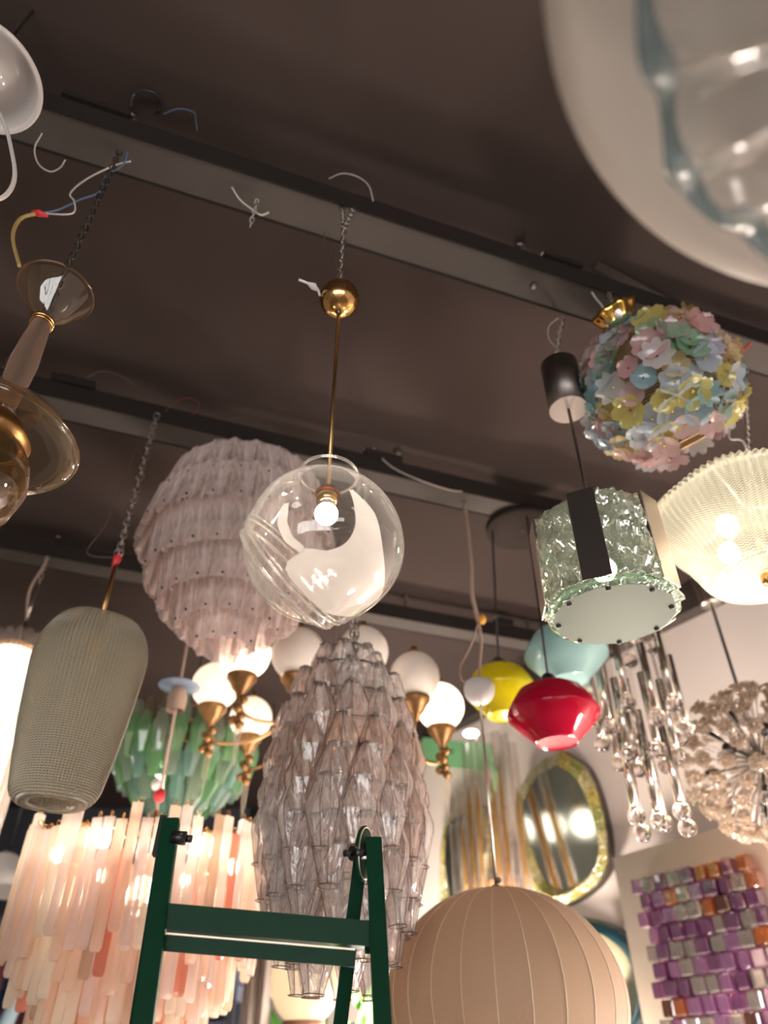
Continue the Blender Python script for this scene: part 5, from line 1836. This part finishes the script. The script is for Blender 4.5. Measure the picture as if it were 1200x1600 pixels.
def blue_stool():
    Y = 5.0
    c = at(322, 1550, Y)
    t = thing('blue_grey_stool', (c.x, c.y, 0), 'blue-grey high stool with a slab seat beyond the ladder', 'stool')
    s = mpp(322, 1550, Y)
    MB().box(c + Vector((0, .12, .0)), (.37, .34, .075)).build('seat', M_bluegrey, t)
    MB().box(c + Vector((.13, .27, .14)), (.30, .05, .20), Matrix.Rotation(.2, 3, 'X')).build('backrest', M_bluegrey, t)
    for sx in (-1, 1):
        for sy in (0, 1):
            p = c + Vector((sx * .15, sy * .24, -.03))
            MB().bar(p, (p.x + sx * .04, p.y + (.03 if sy else -.03), 0), (.02, 0, 0), (0, .02, 0)).build('leg', M_navy, t)
    MB().bar(c + Vector((-.16, 0, -.5)), c + Vector((.16, 0, -.5)), (0, .012, 0), (0, 0, .012)).build('footrest', M_steel, t)


blue_stool()


def leaning_tube():
    Y = 5.2
    a, b = at(72, 1455, Y), at(40, 1530, Y)
    t = thing('light_blue_pole', ext_floor(a, b), 'light blue pole leaning beside the dark red panel', 'pole')
    MB().tube([a, ext_floor(a, b) + Vector((0, 0, .03))], .042, 12).build('shaft', M_ltblue, t)
    MB().lathe([(0, .03), (.048, .028), (.05, 0), (0, 0)], ext_floor(a, b), 12).build('foot', M_navy, t)


def ext_floor(p, q):
    d = q - p
    return p + d * ((0 - p.z) / d.z)


leaning_tube()


def red_panel():
    Y = 5.6
    c = at(8, 1490, Y)
    t = thing('red_screen', (c.x, c.y, 0), 'dark red upholstered screen at the lower left edge', 'screen')
    m = pmat('maroon_cloth', (.10, .012, .018), .7)
    h = c.z + .20
    for k in (-1, 0, 1):
        p = Vector((c.x - .12 + k * .30, c.y + (.05 if k else -.0), h / 2 + .02))
        MB().box(p, (.28, .03, h - .04), Matrix.Rotation(.35 * (1 if k == 0 else -1), 3, 'Z')).build('panel', m, t)
    MB().box((c.x - .12, c.y, h), (.25, .05, .03), Matrix.Rotation(.35, 3, 'Z')).build('top_rail', M_navy, t)


red_panel()


def pale_shade():
    Y = 5.2
    c = at(2, 1372, Y)
    t = thing('pale_shade_pendant', c - Vector((0, 0, .1)), 'pale grey cone shade hanging low behind the pink tube chandelier', 'pendant lamp')
    MB().lathe([(.06, .14), (.20, .03), (.27, -.08), (.262, -.08), (.19, .02), (.05, .13)], c, 32).build('shade', pmat('pale_shade', (.62, .58, .56), .5), t)
    MB().tube([c + Vector((0, 0, .12)), (c.x, c.y, ZC)], .005, 6).build('cord', M_black, t)
    MB().lathe([(0, .17), (.03, .165), (.06, .14), (0, .13)], c, 16).build('cap', M_darksteel, t)


pale_shade()


def lit_globe():
    Y = 4.9
    c = at(404, 1352, Y)
    r = 27 * mpp(404, 1352, Y)
    t = thing('small_lit_pendant', c - Vector((0, 0, r)), 'small brightly lit white shade between the pink and smoky chandeliers', 'pendant lamp')
    MB().lathe([(r * .5, r * 1.2), (r * .9, r * .9), (r, -r * .3), (r * .85, -r * .9), (0, -r)], c, 24).build('shade', emat('small_pendant_light', (1, .86, .66), 2.6), t)
    MB().lathe([(0, r * 1.45), (r * .3, r * 1.4), (r * .52, r * 1.2), (r * .3, r * 1.15)], c, 16).build('cap', M_brassdull, t)
    MB().tube([c + Vector((0, 0, r * 1.4)), (c.x, c.y, ZC)], .005, 6).build('cord', M_brownwire, t)


lit_globe()


# ================================================================== UNSEEN FLOOR LAMPS, ADDED TO LIGHT THE ROOM FROM BELOW
def added_globe(x, y, z, r, strength, label):
    t = thing('added_globe_lamp', (x, y, 0), label, 'floor lamp', 'added unseen globe lamps')
    MB().lathe([(0, 0), (.15, 0), (.15, .015), (.03, .03)], (x, y, 0), 24).build('base', M_brassdull, t)
    MB().tube([(x, y, .02), (x, y, z - r)], .011, 10).build('pole', M_brass, t)
    MB().lathe([(.011, -.03), (.04, -.01), (.05, .015)], (x, y, z - r), 18).build('cup', M_brass, t)
    MB().sphere((x, y, z), r, 24, 16).build('globe', emat('added_globe_glow_%d' % int(strength), (1.0, .88, .77), strength), t)


added_globe(.95, 1.85, .95, .15, 5, 'added unseen globe lamp under the faceted drum pendant')
added_globe(-1.15, 1.55, .95, .15, 4, 'added unseen globe lamp under the beaded glass shade')
added_globe(.10, 4.55, 1.42, .16, 110, 'added unseen globe lamp beyond the yellow shade')
added_globe(1.15, 3.05, 1.42, .16, 42, 'added unseen globe lamp under the chrome tube pendant')
added_globe(1.95, 2.15, 1.42, .15, 62, 'added unseen globe lamp right of the ribbed glass bowl')


def opal_pendant(x, y, h, label):
    c = Vector((x, y, EYE.z + h))
    t = thing('opal_globe_pendant', c - Vector((0, 0, .14)), label, 'pendant lamp', 'opal globes by the left wall')
    MB().sphere(c, .135, 24, 16).build('globe', emat('opal_pendant_light', (1.0, .90, .76), 1.6), t)
    MB().lathe([(.012, .10), (.05, .05), (.06, 0), (.05, -.015)], c + Vector((0, 0, .14)), 18).build('gallery', M_brassdull, t)
    MB().tube([c + Vector((0, 0, .2)), (x, y, ZC)], .005, 8).build('rod', M_brassdull, t)


opal_pendant(-2.9, 4.28, 1.36, 'lit opal globe pendant by the left wall, nearest the street')
opal_pendant(-2.9, 4.60, 1.40, 'lit opal globe pendant by the left wall, middle of three')
opal_pendant(-2.9, 4.92, 1.44, 'lit opal globe pendant by the left wall, furthest from the street')
